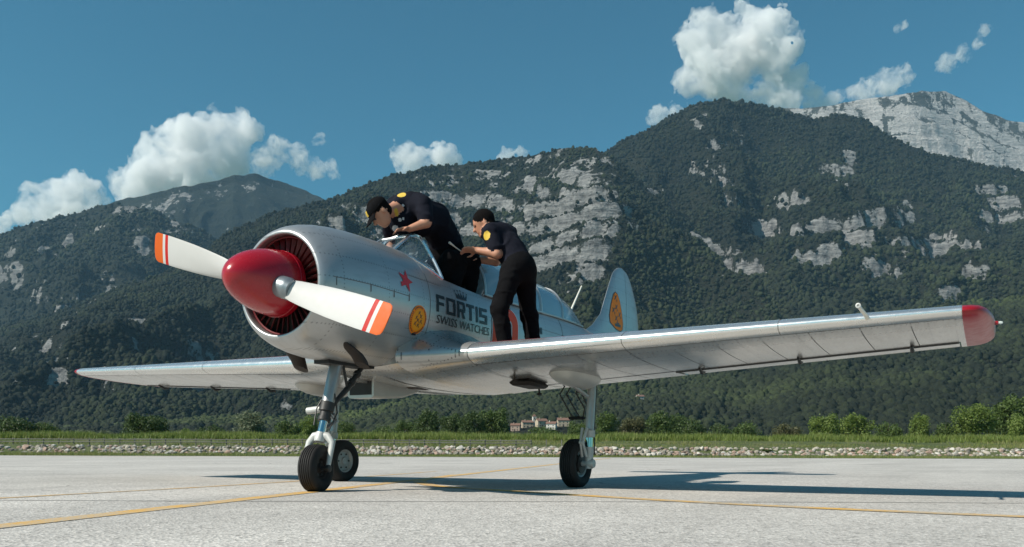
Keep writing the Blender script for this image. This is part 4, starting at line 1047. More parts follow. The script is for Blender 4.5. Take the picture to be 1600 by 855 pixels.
# ------------------------------------------------------------------ ground, apron, painted lines
V = [uv(a, b, -0.06) for a, b in ((-15000, -3000), (15000, -3000), (15000, 14000), (-15000, 14000))]
tag(mesh_obj('ground', V, [(0, 1, 2, 3)], 'meadow', None, False), kind='structure')
APE = 46.0
V = []; F = []; us = np.linspace(-130, 130, 14); vs = [-60, -20, 0, 12, 25, APE]
for b in vs:
    for a in us: V.append(uv(a, b, 0.0))
for i in range(len(vs)-1):
    for j in range(13): F.append((i*14+j, i*14+j+1, (i+1)*14+j+1, (i+1)*14+j))
tag(mesh_obj('apron', V, F, 'apron_concrete', None, False), kind='structure')
APR = bpy.data.objects['apron']
def stripe(pts, wd, z=0.0028):
    pts = [np.array(p, float) for p in pts]; d = []
    for a, b in zip(pts[:-1], pts[1:]):
        n = max(2, int(np.linalg.norm(b-a)/0.5)); d += [a+(b-a)*t for t in np.linspace(0, 1, n, endpoint=False)]
    d.append(pts[-1]); V = []
    for i, p in enumerate(d):
        t = unit(d[min(i+1, len(d)-1)]-d[max(i-1, 0)]); nrm = np.array([-t[1], t[0]])
        V += [(p[0]+nrm[0]*wd/2, p[1]+nrm[1]*wd/2, z), (p[0]-nrm[0]*wd/2, p[1]-nrm[1]*wd/2, z)]
    return mesh_obj('painted_line', V, [(2*i, 2*i+1, 2*i+3, 2*i+2) for i in range(len(d)-1)], 'line_paint', APR, False)
def smooth_curve(pts, n=8):
    P_ = [np.array(p, float) for p in pts]; P_ = [2*P_[0]-P_[1]]+P_+[2*P_[-1]-P_[-2]]; out = []
    for i in range(1, len(P_)-2):
        for t in np.linspace(0, 1, n, endpoint=False):
            a, b, c, d = P_[i-1:i+3]; out.append(0.5*((2*b)+(-a+c)*t+(2*a-5*b+4*c-d)*t*t+(-a+3*b-3*c+d)*t**3))
    return out+[P_[-2]]
jt = [uv(a, 5.35+0.05*math.sin(a*0.9)+a*0.004) for a in np.linspace(-12, 12, 60)]
plain('joint_seal', (0.30, 0.29, 0.275), 0.85, 0.0, 0.3, 30)
V = []
for q in jt: V += [q+FWD*0.016+[0, 0, 0.0018], q-FWD*0.016+[0, 0, 0.0018]]
mesh_obj('slab_joint', V, [(2*i, 2*i+1, 2*i+3, 2*i+2) for i in range(59)], 'joint_seal', APR, False)
stripe([(9.0, 3.08), (2.985, 1.016), (-0.012, -0.01), (-7.1, -2.5), (-18, -6.3), (-34, -11.9)], 0.15)
stripe(smooth_curve([(-4.5, -1.65), (-2.6, -0.85), (-1.62, -0.10), (-1.22, 0.42), (-0.98, 0.98), (-0.72, 1.65), (-0.36, 2.53), (-0.10, 3.41), (0.03, 4.15), (0.10, 5.2), (0.12, 9.0)]), 0.14, 0.0035)
stripe(smooth_curve([(6.0, -0.3), (1.74, -1.05), (0.13, -1.30), (-1.60, -1.70), (-2.95, -2.03), (-6.0, -3.0)]), 0.07, 0.0025)
stripe([uv(-22, 39.5)[:2], uv(-10.5, 41.0)[:2], uv(0, 42)[:2]], 0.45)

# ------------------------------------------------------------------ grass verge, bank
prof = [(APE-0.4, -0.02), (APE, 0.012), (APE+1.5, 0.03), (50.0, 0.06), (50.4, 0.14), (51.2, 0.46), (52.2, 0.60), (54, 0.64), (57, 0.80), (60, 1.02), (63, 1.20), (68, 1.28), (80, 1.25), (120, 1.0), (200, 0.7), (520, 0.2)]
def bankz(v): return float(np.interp(v, [p[0] for p in prof], [p[1] for p in prof]))
us = np.concatenate([np.linspace(-420, -60, 12), np.linspace(-58, 58, 117), np.linspace(60, 420, 12)])
V = []; F = []
for b, z in prof:
    for a in us:
        k = 0.0 if b <= APE+0.1 else 1.0
        n_ = float(fbm(np.array([a*0.25, b*0.4, 0.0]), 3, 3)) if -59 < a < 59 else 0
        V.append(uv(a, b+ (0.10*n_ if abs(b-APE) < 0.5 else 0), z+k*0.07*n_))
n = len(us)
for i in range(len(prof)-1):
    for j in range(n-1): F.append((i*n+j, i*n+j+1, (i+1)*n+j+1, (i+1)*n+j))
tag(mesh_obj('grass_bank', V, F, 'bank_soil', None, True), kind='structure')
def grass(name, N, vr, umul, hr, wr, tone, bl, label, seed):
    rg = np.random.default_rng(seed); v = rg.uniform(vr[0], vr[1], N); u = rg.uniform(-1, 1, N)*umul*v*0.66
    dens = fbm(np.stack([u*0.35, v*0.5, v*0], 1), 3, seed)
    keep = rg.random(N) < np.clip(0.65+dens*1.6, 0.08, 1); u, v, dens = u[keep], v[keep], dens[keep]; N = len(u)
    z = np.interp(v, [p[0] for p in prof], [p[1] for p in prof])
    base = CAM[None, :]*np.array([1, 1, 0])+u[:, None]*RGT+v[:, None]*FWD; base[:, 2] = z-0.05
    VV = []; T = []
    for b in range(bl):
        a = rg.uniform(0, 2*np.pi, N); h = rg.uniform(hr[0], hr[1], N)*np.clip(1+0.9*dens, 0.4, 1.7); lean = rg.uniform(0.1, 0.55, N)*h
        d = np.stack([np.cos(a), np.sin(a), a*0], 1); s_ = np.stack([-np.sin(a), np.cos(a), a*0], 1)*rg.uniform(wr[0], wr[1], N)[:, None]
        o = base+rg.normal(0, 0.06, (N, 3))*np.array([1, 1, 0]); tip = o+d*lean[:, None]; tip[:, 2] += h
        VV.append(np.stack([o-s_, o+s_, tip], 1)); T.append(np.repeat(np.clip(tone+rg.normal(0, 0.16, N)+dens*0.25, 0, 1), 3))
    V = np.concatenate(VV).reshape(-1, 3); F = np.arange(len(V)).reshape(-1, 3)
    o = np_mesh(name, V, F, 'grass_blade', None, False, {'tone': np.concatenate(T)}); tag(o, label, 'grass', kind='stuff')
grass('verge_grass', 26000, (46.0, 50.4), 1.05, (0.06, 0.17), (0.010, 0.02), 0.62, 3, 'short dry grass verge between apron and stones', 1)
grass('bank_grass', 15000, (53, 61), 1.05, (0.08, 0.22), (0.012, 0.025), 0.70, 3, 'thin brownish grass on the slope above the stones', 2)
grass('tall_grass', 22000, (60.5, 70), 1.05, (0.22, 0.50), (0.02, 0.045), 0.42, 5, 'tall bright green grass along the top of the bank', 3)

# ------------------------------------------------------------------ stones along the bank
for k, c in enumerate(((0.40, 0.36, 0.30), (0.29, 0.26, 0.21), (0.34, 0.24, 0.19), (0.50, 0.47, 0.42), (0.20, 0.18, 0.15))): plain('stone_%s' % 'cream grey pink white brown'.split()[k], c, 0.85, 0.0, 0.22, 9, bstr=0.6)
SM = ['stone_cream', 'stone_grey', 'stone_pink', 'stone_white', 'stone_brown']
def ico(sub):
    bm = bmesh.new(); bmesh.ops.create_icosphere(bm, subdivisions=sub, radius=1.0); V = np.array([v.co[:] for v in bm.verts]); F = np.array([[v.index for v in f.verts] for f in bm.faces]); bm.free(); return V, F
IV, IF = ico(2)
def rock_mesh(seed, mat, name='stone'):
    d = 1+0.42*fbm(IV*1.3+seed*9.1, 3, seed); V = IV*d[:, None]; rg = np.random.default_rng(seed)
    for _ in range(7):                             # chip flat faces
        n_ = unit(rg.normal(0, 1, 3)); off = rg.uniform(0.55, 0.85); q = V@n_-off; V = V-np.where(q > 0, q, 0)[:, None]*n_
    me = bpy.data.meshes.new(name); me.from_pydata(V.tolist(), [], IF.tolist()); me.materials.append(MATS[mat]); me.update(); return me
ROCKS = [rock_mesh(k+1, SM[k % 5]) for k in range(20)]
SB = tag(empty('stone_bank', uv(0, 51, 0)), 'low bank of pale rubble stones running along the far edge of the apron', 'stone bank')
rg = np.random.default_rng(5); cnt = 0; u = -32.0
base0 = np.array(SB.location)
spots = []
for row, (v0, z0, sz) in enumerate(((50.45, 0.10, 0.17), (50.80, 0.25, 0.165), (51.20, 0.42, 0.16))):
    u = -32.3
    while u < 32.3:
        s_ = sz*rg.uniform(0.62, 1.35); u += s_*1.50
        if fbm(np.array([u*0.33, row*0.6, 4.0]), 3, 8) < -0.42: continue
        spots.append((u, v0+rg.normal(0, 0.10), z0+rg.normal(0, 0.035), s_))
spots = sorted(spots, key=lambda q: -q[3])
rest = MB(); small = []
for k, (u, v, z, s_) in enumerate(spots):
    p = uv(u, v, z)
    o = bpy.data.objects.new('stone', ROCKS[int(rg.integers(0, 20))])
    if k < 290:
        link(o, SB); o.location = tuple(p-base0); o.scale = (s_*rg.uniform(0.9, 1.3), s_*rg.uniform(0.8, 1.1), s_*rg.uniform(0.65, 0.95)); o.rotation_euler = (rg.uniform(-0.5, 0.5), rg.uniform(-0.5, 0.5), rg.uniform(0, 6.28))
    else: bpy.data.objects.remove(o); small.append((p, s_))
VV = []; FF = []; MM = []; k0 = 0
for _ in range(900): small.append((uv(rg.uniform(-32, 32), rg.uniform(50.2, 51.7), 0)+np.array([0, 0, 0]), rg.uniform(0.07, 0.16)))
JV, JF = ico(1)
for p, s_ in small:
    p = p.copy(); p[2] = p[2] if p[2] > 0.05 else bankz(np.dot(p-CAM, FWD))+s_*0.2
    V = JV*(1+0.35*fbm(JV*1.5+p[0], 2, 3))[:, None]*s_*np.array([1.2, 1, 0.75]); VV.append(V+p-base0); FF.append(JF+k0); MM += [int(rg.integers(0, 5))]*len(JF); k0 += len(JV)
o = np_mesh('small_stones', np.concatenate(VV), np.concatenate(FF), SM, SB, False, fmat=MM); o['kind'] = 'stuff'

# ------------------------------------------------------------------ low post and rail fence behind the stones
plain('weathered_wood', (0.17, 0.16, 0.145), 0.85, 0.0, 0.3, 12, bstr=0.4)
FN = tag(empty('rail_fence', uv(-15, 53.2, bankz(53.2))), 'low weathered post and rail fence behind the stones', 'fence'); fb = np.array(FN.location)
uu = np.arange(-33.0, 3.2, 0.95)
post = None
for a in uu:
    if post is None:
        mb = MB(); mb.tube([(0, 0, -0.15), (0, 0, 0.42), (0, 0, 0.435)], [0.035, 0.033, 0.02], 8); o = mb.build('post', 'weathered_wood', FN); post = o.data
    else: o = link(bpy.data.objects.new('post', post), FN)
    o.location = tuple(uv(a, 53.2+0.02*math.sin(a*3), bankz(53.2))-fb); o.rotation_euler = (random.uniform(-0.04, 0.04), random.uniform(-0.04, 0.04), 0)
for hz in (0.20, 0.36):
    for i in range(0, len(uu)-3, 3):
        mb = MB(); mb.tube([uv(uu[i]+0.02, 53.15, bankz(53.2)+hz+random.uniform(-.015, .015))-fb, uv(uu[i+3]-0.02, 53.15, bankz(53.2)+hz+random.uniform(-.015, .015))-fb], 0.026, 6); mb.build('rail', 'weathered_wood', FN)
# ------------------------------------------------------------------ mountains
def mountain_mat(name, forest_a, forest_b, rock_a, rock_b, sc):
    m = NT(name); p = m.pos(); at_ = m.n('ShaderNodeAttribute', attribute_name='rock')
    n1 = m.noise(0.018*sc, 6, 0.65, p); n2 = m.noise(0.09*sc, 6, 0.7, p); n3 = m.noise(0.004*sc, 5, 0.6, p)
    fo = m.mix(m.ramp(m.math('ADD', m.math('MULTIPLY', n3, 0.6), m.math('MULTIPLY', n2, 0.4)), [(0.38, 0.0), (0.62, 1.0)]), forest_a, forest_b)
    strat = m.noise(0.03*sc, 5, 0.7, m.mapv(p, (0.5, 0.5, 3.2)))
    ro = m.mix(m.ramp(m.math('ADD', m.math('MULTIPLY', strat, 0.6), m.math('MULTIPLY', n2, 0.4)), [(0.36, 0.0), (0.62, 1.0)]), rock_a, rock_b)
    k = m.math('ADD', at_.outputs['Fac'], m.math('MULTIPLY', m.math('SUBTRACT', m.math('ADD', m.math('MULTIPLY', n1, 0.4), m.math('MULTIPLY', n2, 0.6)), 0.5), 1.9))
    mk = m.ramp(k, [(0.44, 0.0), (0.58, 1.0)])
    m.bsdf(m.mix(mk, fo, ro), 0.95, 0.0, 0.1, bump=m.math('ADD', n2, m.math('MULTIPLY', strat, 1.2)), bstr=1.0, bdist=14/sc)
mountain_mat('mountain_forest', (0.020, 0.023, 0.017), (0.040, 0.043, 0.029), (0.085, 0.086, 0.085), (0.46, 0.455, 0.44), 1.0)
mountain_mat('mountain_far_forest', (0.022, 0.028, 0.022), (0.046, 0.052, 0.038), (0.10, 0.10, 0.10), (0.42, 0.41, 0.39), 0.6)
mountain_mat('mountain_limestone', (0.06, 0.065, 0.055), (0.11, 0.11, 0.09), (0.27, 0.265, 0.255), (0.62, 0.60, 0.57), 0.8)

class Mount:
    def __init__(s, sil, v0, v1, amp, seed, blobs, power=1.25, rough=0.05, step=0.0, rock0=-0.20, wander=0.10):
        s.sil = np.array(sil, float); s.step = step; s.rock_up = 0.12 if rock0 > 0.4 else 0.0; s.v0, s.v1, s.amp, s.seed, s.blobs, s.pw, s.rough, s.rock0, s.wander = v0, v1, amp, seed, blobs, power, rough, rock0, wander
    def vr(s, px): return s.v1*(1+s.wander*fbm(np.stack([px*0.004, px*0, px*0], -1), 3, s.seed+40))
    def vb(s, px): return s.v0*(1+0.18*fbm(np.stack([px*0.006, px*0, px*0], -1), 3, s.seed+60))
    def surf(s, px, t):
        """points of the slope: px = bearing, t = 0 at the foot, 1 on the ridge, above 1 behind it"""
        py = np.interp(px, s.sil[:, 0], s.sil[:, 1]); py = py+s.rough*60*fbm(np.stack([px*0.05, px*0, px*0], -1), 4, s.seed+5)*sstep(690, 560, py)
        vr, vb = s.vr(px), s.vb(px); v = vb+(vr-vb)*t
        dirx = _f[None]+_r[None]*((px-800)/FPX)[:, None]+_u[None]*((PYC-py)/FPX)[:, None]
        zr = CAM[2]+dirx[:, 2]*vr
        P_ = np.stack([CAM[0]+dirx[:, 0]*v, CAM[1]+dirx[:, 1]*v, 0*v], 1)
        h = zr*np.where(t <= 1, np.clip(t, 0, 1)**s.pw, np.maximum(1-(t-1)*1.6, -0.1))
        win = np.clip(t*3.5, 0, 1)*np.clip((1.04-t)*3.0, 0.05, 1)
        q = P_/760.0; q[:, 2] = 0; wq = np.stack([fbm(q*1.3, 3, s.seed+1), fbm(q*1.3+5, 3, s.seed+2), q[:, 2]*0], 1)*0.55
        rd = ridged(q+wq, 6, s.seed, 0.52); f2 = fbm(P_/170.0, 5, s.seed+9)
        h = h+win*s.amp*zr*(rd*0.75)+win*s.amp*zr*0.22*f2
        cap = CAM[2]+(zr-CAM[2])*(v/vr)*(0.955+0.045*np.clip(t, 0, 1)); ex = h-cap; sf = 0.02*zr+0.5
        h = np.where(t < 0.985, cap-sf*np.logaddexp(0, -ex/sf), h)
        P_[:, 2] = h
        return P_
    def build(s, name, mat, px0, px1, nc, nr, label=None):
        c = np.linspace(px0, px1, nc); tt = np.concatenate([np.linspace(0, 1, nr)**0.85, [1.03, 1.08, 1.16, 1.3]]); nr2 = len(tt)
        PX, T = np.meshgrid(c, tt); V = s.surf(PX.ravel(), T.ravel())
        rock = s.rock(V, T.ravel())
        if s.step:                                  # limestone benches: steep bands with ledges between
            t_ = T.ravel(); mk = np.clip(s.soft*1.6+0.45, 0, 1)*np.clip((0.97-t_)*9, 0, 1)*np.clip(t_*6, 0, 1)
            st = s.step*(1+0.25*fbm(V*np.array([1, 1, 0])/700.0, 2, s.seed+70)); q = V[:, 2]/st+0.8*fbm(V*np.array([1, 1, 0.2])/330.0, 4, s.seed+71)
            fl = np.floor(q); zn = V[:, 2]+(fl+sstep(0.52, 0.98, q-fl)-q)*st*0.85*mk; V = V.copy(); V[:, 2] = zn
            G = V.reshape(nr2, nc, 3); dz = np.gradient(G[..., 2], axis=0); dh = np.linalg.norm(np.gradient(G[..., :2], axis=0), axis=-1)+0.1; steep = (dz/dh).ravel()
            rock = rock-0.14+0.56*sstep(1.0, 2.4, steep)*mk-0.30*mk*(steep < 0.8)+s.rock_up
        i, j = np.meshgrid(np.arange(nr2-1), np.arange(nc-1), indexing='ij'); a = (i*nc+j).ravel()
        F = np.stack([a, a+1, a+nc+1, a+nc], 1)
        o = np_mesh(name, V, F, mat, None, True, {'rock': rock}); tag(o, kind='structure')
        s.V, s.rk, s.F = V, rock, F; return o
    def rock(s, V, t):
        d = V-CAM; z = d@_f; px = 800+FPX*(d@_r)/z; py = PYC-FPX*(d@_u)/z
        wx = 26*fbm(V/210.0, 4, s.seed+31); wy = 20*fbm(V/180.0+7, 4, s.seed+32)
        k = np.full(len(V), s.rock0)
        for bx, by, rx, ry in s.blobs: k = np.maximum(k, s.rock0+(0.44-s.rock0)*np.exp(-(((px+wx-bx)/(rx*1.35))**2+((py+wy-by)/(ry*1.35))**2)))
        st = np.array([1, 1, 0.35])
        n1 = fbm(V/120.0*st, 6, s.seed+21, 0.62); n2 = ridged(V/300.0*st, 5, s.seed+22, 0.6); n3 = fbm(V/34.0*st, 3, s.seed+25, 0.6)
        s.soft = k+0.45*n1
        return k+0.72*n1+0.25*n2+0.72*n3
SUNK = 1.0
HUMP = Mount([(-300, 640), (-150, 560), (0, 515), (60, 500), (120, 480), (200, 452), (270, 425), (325, 394), (350, 368), (420, 335), (520, 310), (600, 280), (660, 264), (760, 254), (840, 242), (890, 230), (930, 231), (948, 240), (985, 272), (1040, 315), (1120, 370), (1220, 440), (1350, 520), (1600, 620), (1900, 680)],
    1000, 2500, 0.33, 3, [(800, 310, 110, 45), (690, 318, 70, 32), (905, 275, 60, 35), (560, 335, 60, 20), (905, 252, 45, 14), (835, 292, 55, 22), (880, 285, 30, 18), (770, 290, 35, 28), (690, 300, 45, 18), (730, 335, 50, 35), (640, 335, 40, 30), (850, 335, 50, 28), (930, 330, 25, 40), (340, 385, 18, 10), (100, 470, 26, 26), (165, 440, 20, 14), (12, 545, 9, 26), (75, 565, 16, 40), (215, 520, 20, 30), (320, 575, 22, 25), (440, 628, 14, 14), (160, 600, 22, 30), (915, 430, 30, 30), (860, 400, 35, 30), (250, 640, 14, 12)], 1.35, 0.06, step=62)
PEAK = Mount([(600, 420), (800, 330), (900, 262), (950, 236), (1000, 207), (1040, 186), (1090, 160), (1130, 149), (1165, 160), (1200, 174), (1240, 185), (1270, 194), (1310, 183), (1345, 192), (1370, 205), (1410, 226), (1450, 241), (1500, 250), (1560, 262), (1600, 268), (1750, 300), (1950, 360)],
    1400, 3050, 0.30, 9, [(1145, 205, 22, 20), (1120, 222, 20, 12), (1088, 190, 14, 14), (1090, 265, 30, 9), (1322, 232, 26, 32), (1300, 245, 20, 14), (1310, 280, 18, 14), (1440, 380, 60, 18), (1500, 395, 40, 18), (1360, 365, 30, 16), (1225, 352, 60, 10), (1105, 392, 50, 10), (1250, 432, 20, 8), (1575, 305, 32, 26), (1330, 352, 30, 20), (1250, 315, 25, 8), (1175, 360, 30, 8), (1080, 380, 30, 14), (1380, 320, 14, 20), (1025, 380, 14, 20), (1480, 450, 20, 8), (1040, 300, 18, 10), (1400, 420, 30, 10), (1130, 300, 14, 30), (1290, 395, 30, 14), (1180, 420, 40, 10), (1060, 430, 40, 12), (1545, 345, 40, 14), (1420, 330, 14, 24), (1010, 340, 30, 14)], 1.25, 0.06, step=85, rock0=-0.14)
FOOT = Mount([(-400, 672), (0, 664), (200, 656), (420, 640), (520, 628), (640, 606), (760, 596), (900, 582), (1000, 566), (1100, 545), (1200, 525), (1320, 502), (1450, 484), (1600, 470), (1900, 440)],
    640, 1450, 0.13, 17, [(1300, 560, 5, 5)], 1.2, 0.07, rock0=-0.9)
LEFT = Mount([(-400, 430), (-150, 395), (0, 366), (60, 347), (130, 334), (180, 319), (205, 320), (250, 332), (300, 350), (360, 382), (440, 420), (600, 480), (800, 570)],
    2200, 3700, 0.22, 23, [(255, 322, 20, 9), (190, 328, 9, 6), (160, 430, 26, 18), (110, 465, 30, 28), (215, 330, 20, 8), (60, 352, 10, 5), (30, 400, 20, 12), (20, 440, 20, 20), (330, 345, 22, 14), (230, 385, 18, 14), (140, 345, 26, 10), (280, 365, 26, 14), (90, 380, 30, 12), (200, 360, 20, 12), (50, 430, 24, 16)], 1.2, 0.07, step=90, rock0=-0.14)
FARL = Mount([(0, 420), (100, 352), (170, 322), (215, 309), (260, 300), (310, 292), (340, 288), (375, 277), (405, 280), (440, 291), (500, 313), (570, 345), (660, 400), (800, 470)],
    3700, 4900, 0.20, 31, [(200, 330, 40, 12), (270, 320, 40, 14), (400, 300, 30, 8), (335, 292, 26, 7), (240, 318, 20, 8), (300, 310, 14, 6)], 1.1, 0.05, rock0=-0.2)
FARR = Mount([(950, 300), (1050, 235), (1120, 195), (1170, 172), (1210, 168), (1250, 170), (1300, 166), (1350, 157), (1390, 151), (1440, 146), (1475, 147), (1505, 158), (1540, 176), (1570, 190), (1600, 196), (1700, 225), (1900, 300)],
    3500, 4700, 0.12, 37, [(1400, 200, 260, 90)], 1.1, 0.035, step=110, rock0=0.5)
FOOT.build('hill_near', 'mountain_forest', -250, 1850, 560, 130)
HUMP.build('mountain_near', 'mountain_forest', -250, 1850, 760, 240)
PEAK.build('mountain_main', 'mountain_forest', 640, 1850, 560, 240)
LEFT.build('mountain_left', 'mountain_far_forest', -250, 760, 420, 170)
FARL.build('mountain_far_left', 'mountain_far_forest', 0, 800, 300, 110)
FARR.build('mountain_far_right', 'mountain_limestone', 950, 1850, 380, 150)

# ------------------------------------------------------------------ trees and bushes behind the bank
def leaf_mat(name, a, b):
    m = NT(name); g = m.n('ShaderNodeNewGeometry'); p = g.outputs['Position']
    col = m.mix(g.outputs['Random Per Island'], a, b)
    s_ = m.bsdf(col, 0.55, 0.0, 0.35, link=False); t = m.n('ShaderNodeBsdfTranslucent'); m.l(col, t.inputs[0]); x = m.n('ShaderNodeMixShader'); x.inputs[0].default_value = 0.30
    m.l(s_, x.inputs[1]); m.l(t.outputs[0], x.inputs[2]); m.l(x.outputs[0], m.out.inputs[0])
leaf_mat('leaf_dark', (0.042, 0.072, 0.020), (0.085, 0.128, 0.036)); leaf_mat('leaf_mid', (0.055, 0.092, 0.022), (0.110, 0.160, 0.040))
leaf_mat('leaf_light', (0.095, 0.150, 0.026), (0.180, 0.235, 0.055)); leaf_mat('leaf_silver', (0.12, 0.150, 0.085), (0.21, 0.24, 0.145)); leaf_mat('leaf_olive', (0.075, 0.080, 0.030), (0.130, 0.125, 0.055))
plain('bark', (0.07, 0.055, 0.042), 0.9, 0.0, 0.3, 8, bstr=0.6)
def crown_mesh(seed, n_leaf, leaf, flat):
    """leaf-sized faces gathered in clumps through the crown; unit crown: radius 1, from z 0 to 2*flat"""
    rg = np.random.default_rng(seed); nc = 64
    d = rg.normal(0, 1, (nc, 3)); d /= np.linalg.norm(d, axis=1)[:, None]; rr = rg.uniform(0.25, 1.0, nc)**0.6
    c = d*rr[:, None]*np.array([0.80, 0.80, 0.80*flat]); c[:, 2] += flat; cr = rg.uniform(0.16, 0.36, nc)
    c[:, 2] = np.maximum(c[:, 2], 0.16)
    k = rg.choice(nc, n_leaf, p=cr**2/(cr**2).sum()); e = rg.normal(0, 1, (n_leaf, 3)); e /= np.linalg.norm(e, axis=1)[:, None]
    p = c[k]+e*(cr[k]*rg.uniform(0.35, 1.12, n_leaf)**0.5)[:, None]
    n_ = e+rg.normal(0, 0.55, (n_leaf, 3)); n_ /= np.linalg.norm(n_, axis=1)[:, None]
    t = np.cross(n_, rg.normal(0, 1, (n_leaf, 3))); t /= np.linalg.norm(t, axis=1)[:, None]; b = np.cross(n_, t); s_ = leaf*rg.uniform(0.6, 1.4, n_leaf)[:, None]
    V = np.stack([p-t*s_, p+b*s_*0.55, p+t*s_, p-b*s_*0.55], 1).reshape(-1, 3); F = np.arange(len(V)).reshape(-1, 4)
    return V, F
CROWNS = {}
def get_crown(var, mat):
    if (var, mat) not in CROWNS:
        V, F = crown_mesh(100+var, 6500, 0.046, (0.85, 1.05, 1.25, 0.65)[var % 4]); o = np_mesh('crown', V, F, mat, None, False); CROWNS[(var, mat)] = o.data; bpy.data.objects.remove(o)
    return CROWNS[(var, mat)]
def trunk_mesh():
    mb = MB(); mb.tube([(0, 0, -0.6), (0.01, 0.02, 0.2), (-0.02, 0.0, 0.6), (0.03, 0.02, 1.2)], [0.075, 0.055, 0.045, 0.015], 9)
    for a, h in ((0.4, 0.30), (2.3, 0.42), (4.2, 0.36), (5.4, 0.55)): mb.tube([(0, 0, h), (0.25*math.cos(a), 0.25*math.sin(a), h+0.28), (0.5*math.cos(a), 0.5*math.sin(a), h+0.5)], [0.032, 0.022, 0.008], 7)
    o = mb.build('trunk', 'bark'); d = o.data; bpy.data.objects.remove(o); return d
TRK = trunk_mesh()
def tree(px, top, hw, v, var, mat, label, kind='tree', name='broadleaf_tree'):
    z0 = bankz(v); b = uv(px2u(px, v), v, z0); H = (705.0-top)/FPX*v+CAM[2]-z0; W_ = hw/FPX*v; fl = (0.85, 1.05, 1.25, 0.65)[var % 4]
    e = tag(empty(name, b, random.uniform(0, 6.28)), label, kind, 'trees and bushes beyond the bank')
    lift = 0.10*H if kind == 'tree' else -0.04*H; sz = (H-lift)/(2*fl*0.97)
    c = link(bpy.data.objects.new('crown', get_crown(var, mat)), e); c.location = (0, 0, lift); c.scale = (W_*1.05, W_*0.98, sz)
    t = link(bpy.data.objects.new('trunk', TRK), e); t.scale = (W_, W_, sz*1.1); t.location = (0, 0, lift)
B_, N_ = 'bush', 'leafy_bush'
for row in [
    (18, 655, 42, 105, 3, 'leaf_dark', 'dark bush at the picture\'s far left edge behind the grass bank', B_, N_),
    (70, 664, 26, 108, 3, 'leaf_mid', 'second bush from the left edge behind the grass bank', B_, N_),
    (132, 674, 18, 95, 3, 'leaf_silver', 'low greyish shrub peeping over the bank, left of the dark round bush', B_, N_),
    (166, 673, 13, 95, 0, 'leaf_silver', 'small greyish shrub close beside the dark round bush', B_, N_),
    (228, 645, 37, 120, 0, 'leaf_dark', 'dark round bush behind the rail fence under the far wing', B_, N_),
    (290, 670, 11, 92, 1, 'leaf_light', 'tiny yellow-green shrub between the dark round bush and the silvery tree', B_, N_),
    (392, 642, 31, 120, 1, 'leaf_silver', 'round silvery green tree behind the rail fence', 'tree', 'broadleaf_tree'),
    (448, 660, 22, 115, 3, 'leaf_mid', 'bush just right of the silvery tree', B_, N_),
    (484, 650, 20, 112, 1, 'leaf_light', 'yellow-green bush behind the nose gear leg', B_, N_),
    (538, 655, 19, 125, 2, 'leaf_mid', 'upright bush just right of the nose gear', B_, N_),
    (598, 668, 24, 118, 3, 'leaf_mid', 'low wide bush in front of the small house by the nose gear', B_, N_),
    (668, 639, 27, 150, 1, 'leaf_dark', 'first dark tree of the row under the fuselage', 'tree', 'broadleaf_tree'),
    (705, 644, 24, 156, 0, 'leaf_dark', 'second dark tree of the row under the fuselage', 'tree', 'broadleaf_tree'),
    (738, 641, 24, 150, 1, 'leaf_dark', 'third dark tree of the row under the fuselage', 'tree', 'broadleaf_tree'),
    (771, 634, 28, 154, 0, 'leaf_mid', 'tallest dark tree of the row, nearest the village', 'tree', 'broadleaf_tree'),
    (850, 668, 34, 140, 3, 'leaf_mid', 'low bush in front of the village houses', B_, N_),
    (905, 656, 22, 150, 0, 'leaf_mid', 'bush behind the near main wheel', B_, N_),
    (948, 642, 27, 150, 1, 'leaf_mid', 'tree standing just right of the near main gear leg', 'tree', 'broadleaf_tree'),
    (990, 648, 26, 160, 0, 'leaf_olive', 'olive green tree, second to the right of the near main gear', 'tree', 'broadleaf_tree'),
    (1032, 641, 30, 152, 1, 'leaf_mid', 'tall mid green tree, third to the right of the near main gear', 'tree', 'broadleaf_tree'),
    (1080, 655, 27, 150, 3, 'leaf_dark', 'dark bush, fourth to the right of the near main gear', B_, N_),
    (1125, 663, 22, 150, 3, 'leaf_dark', 'small dark bush, fifth to the right of the near main gear', B_, N_),
    (1228, 662, 24, 130, 3, 'leaf_olive', 'low brownish bush standing alone under the near wing', B_, N_),
    (1288, 642, 27, 115, 0, 'leaf_light', 'light green rounded bush, left half of the bright clump', B_, N_),
    (1335, 643, 30, 118, 1, 'leaf_light', 'light green rounded bush, right half of the bright clump', B_, N_),
    (1388, 660, 24, 125, 3, 'leaf_mid', 'low bush right of the bright clump', B_, N_),
    (1437, 643, 22, 120, 1, 'leaf_light', 'single rounded light green bush between the bright clump and the tall trees', B_, N_),
    (1478, 660, 20, 122, 3, 'leaf_mid', 'low bush at the foot of the tall trees on the right', B_, N_),
    (1522, 622, 34, 120, 2, 'leaf_light', 'tall light green tree below the wing tip', 'tree', 'broadleaf_tree'),
    (1582, 613, 40, 126, 1, 'leaf_mid', 'tallest tree of all at the picture\'s right edge', 'tree', 'broadleaf_tree'),
    (470, 664, 30, 160, 3, 'leaf_dark', 'dark low bush behind the yellow-green one at the nose gear', B_, N_),
    (635, 655, 22, 170, 0, 'leaf_mid', 'mid green tree at the left end of the row under the fuselage', 'tree', 'broadleaf_tree'),
    (1165, 660, 28, 165, 3, 'leaf_mid', 'wide bush between the small dark bush and the brownish one', B_, N_),
    (1060, 645, 26, 175, 1, 'leaf_dark', 'dark tree behind the tall mid green one right of the main gear', 'tree', 'broadleaf_tree'),
    (330, 668, 24, 150, 3, 'leaf_dark', 'low dark bush left of the silvery tree', B_, N_),
    (1602, 640, 28, 100, 0, 'leaf_light', 'bright bush in front of the tallest tree at the right edge', B_, N_)]: tree(*row)
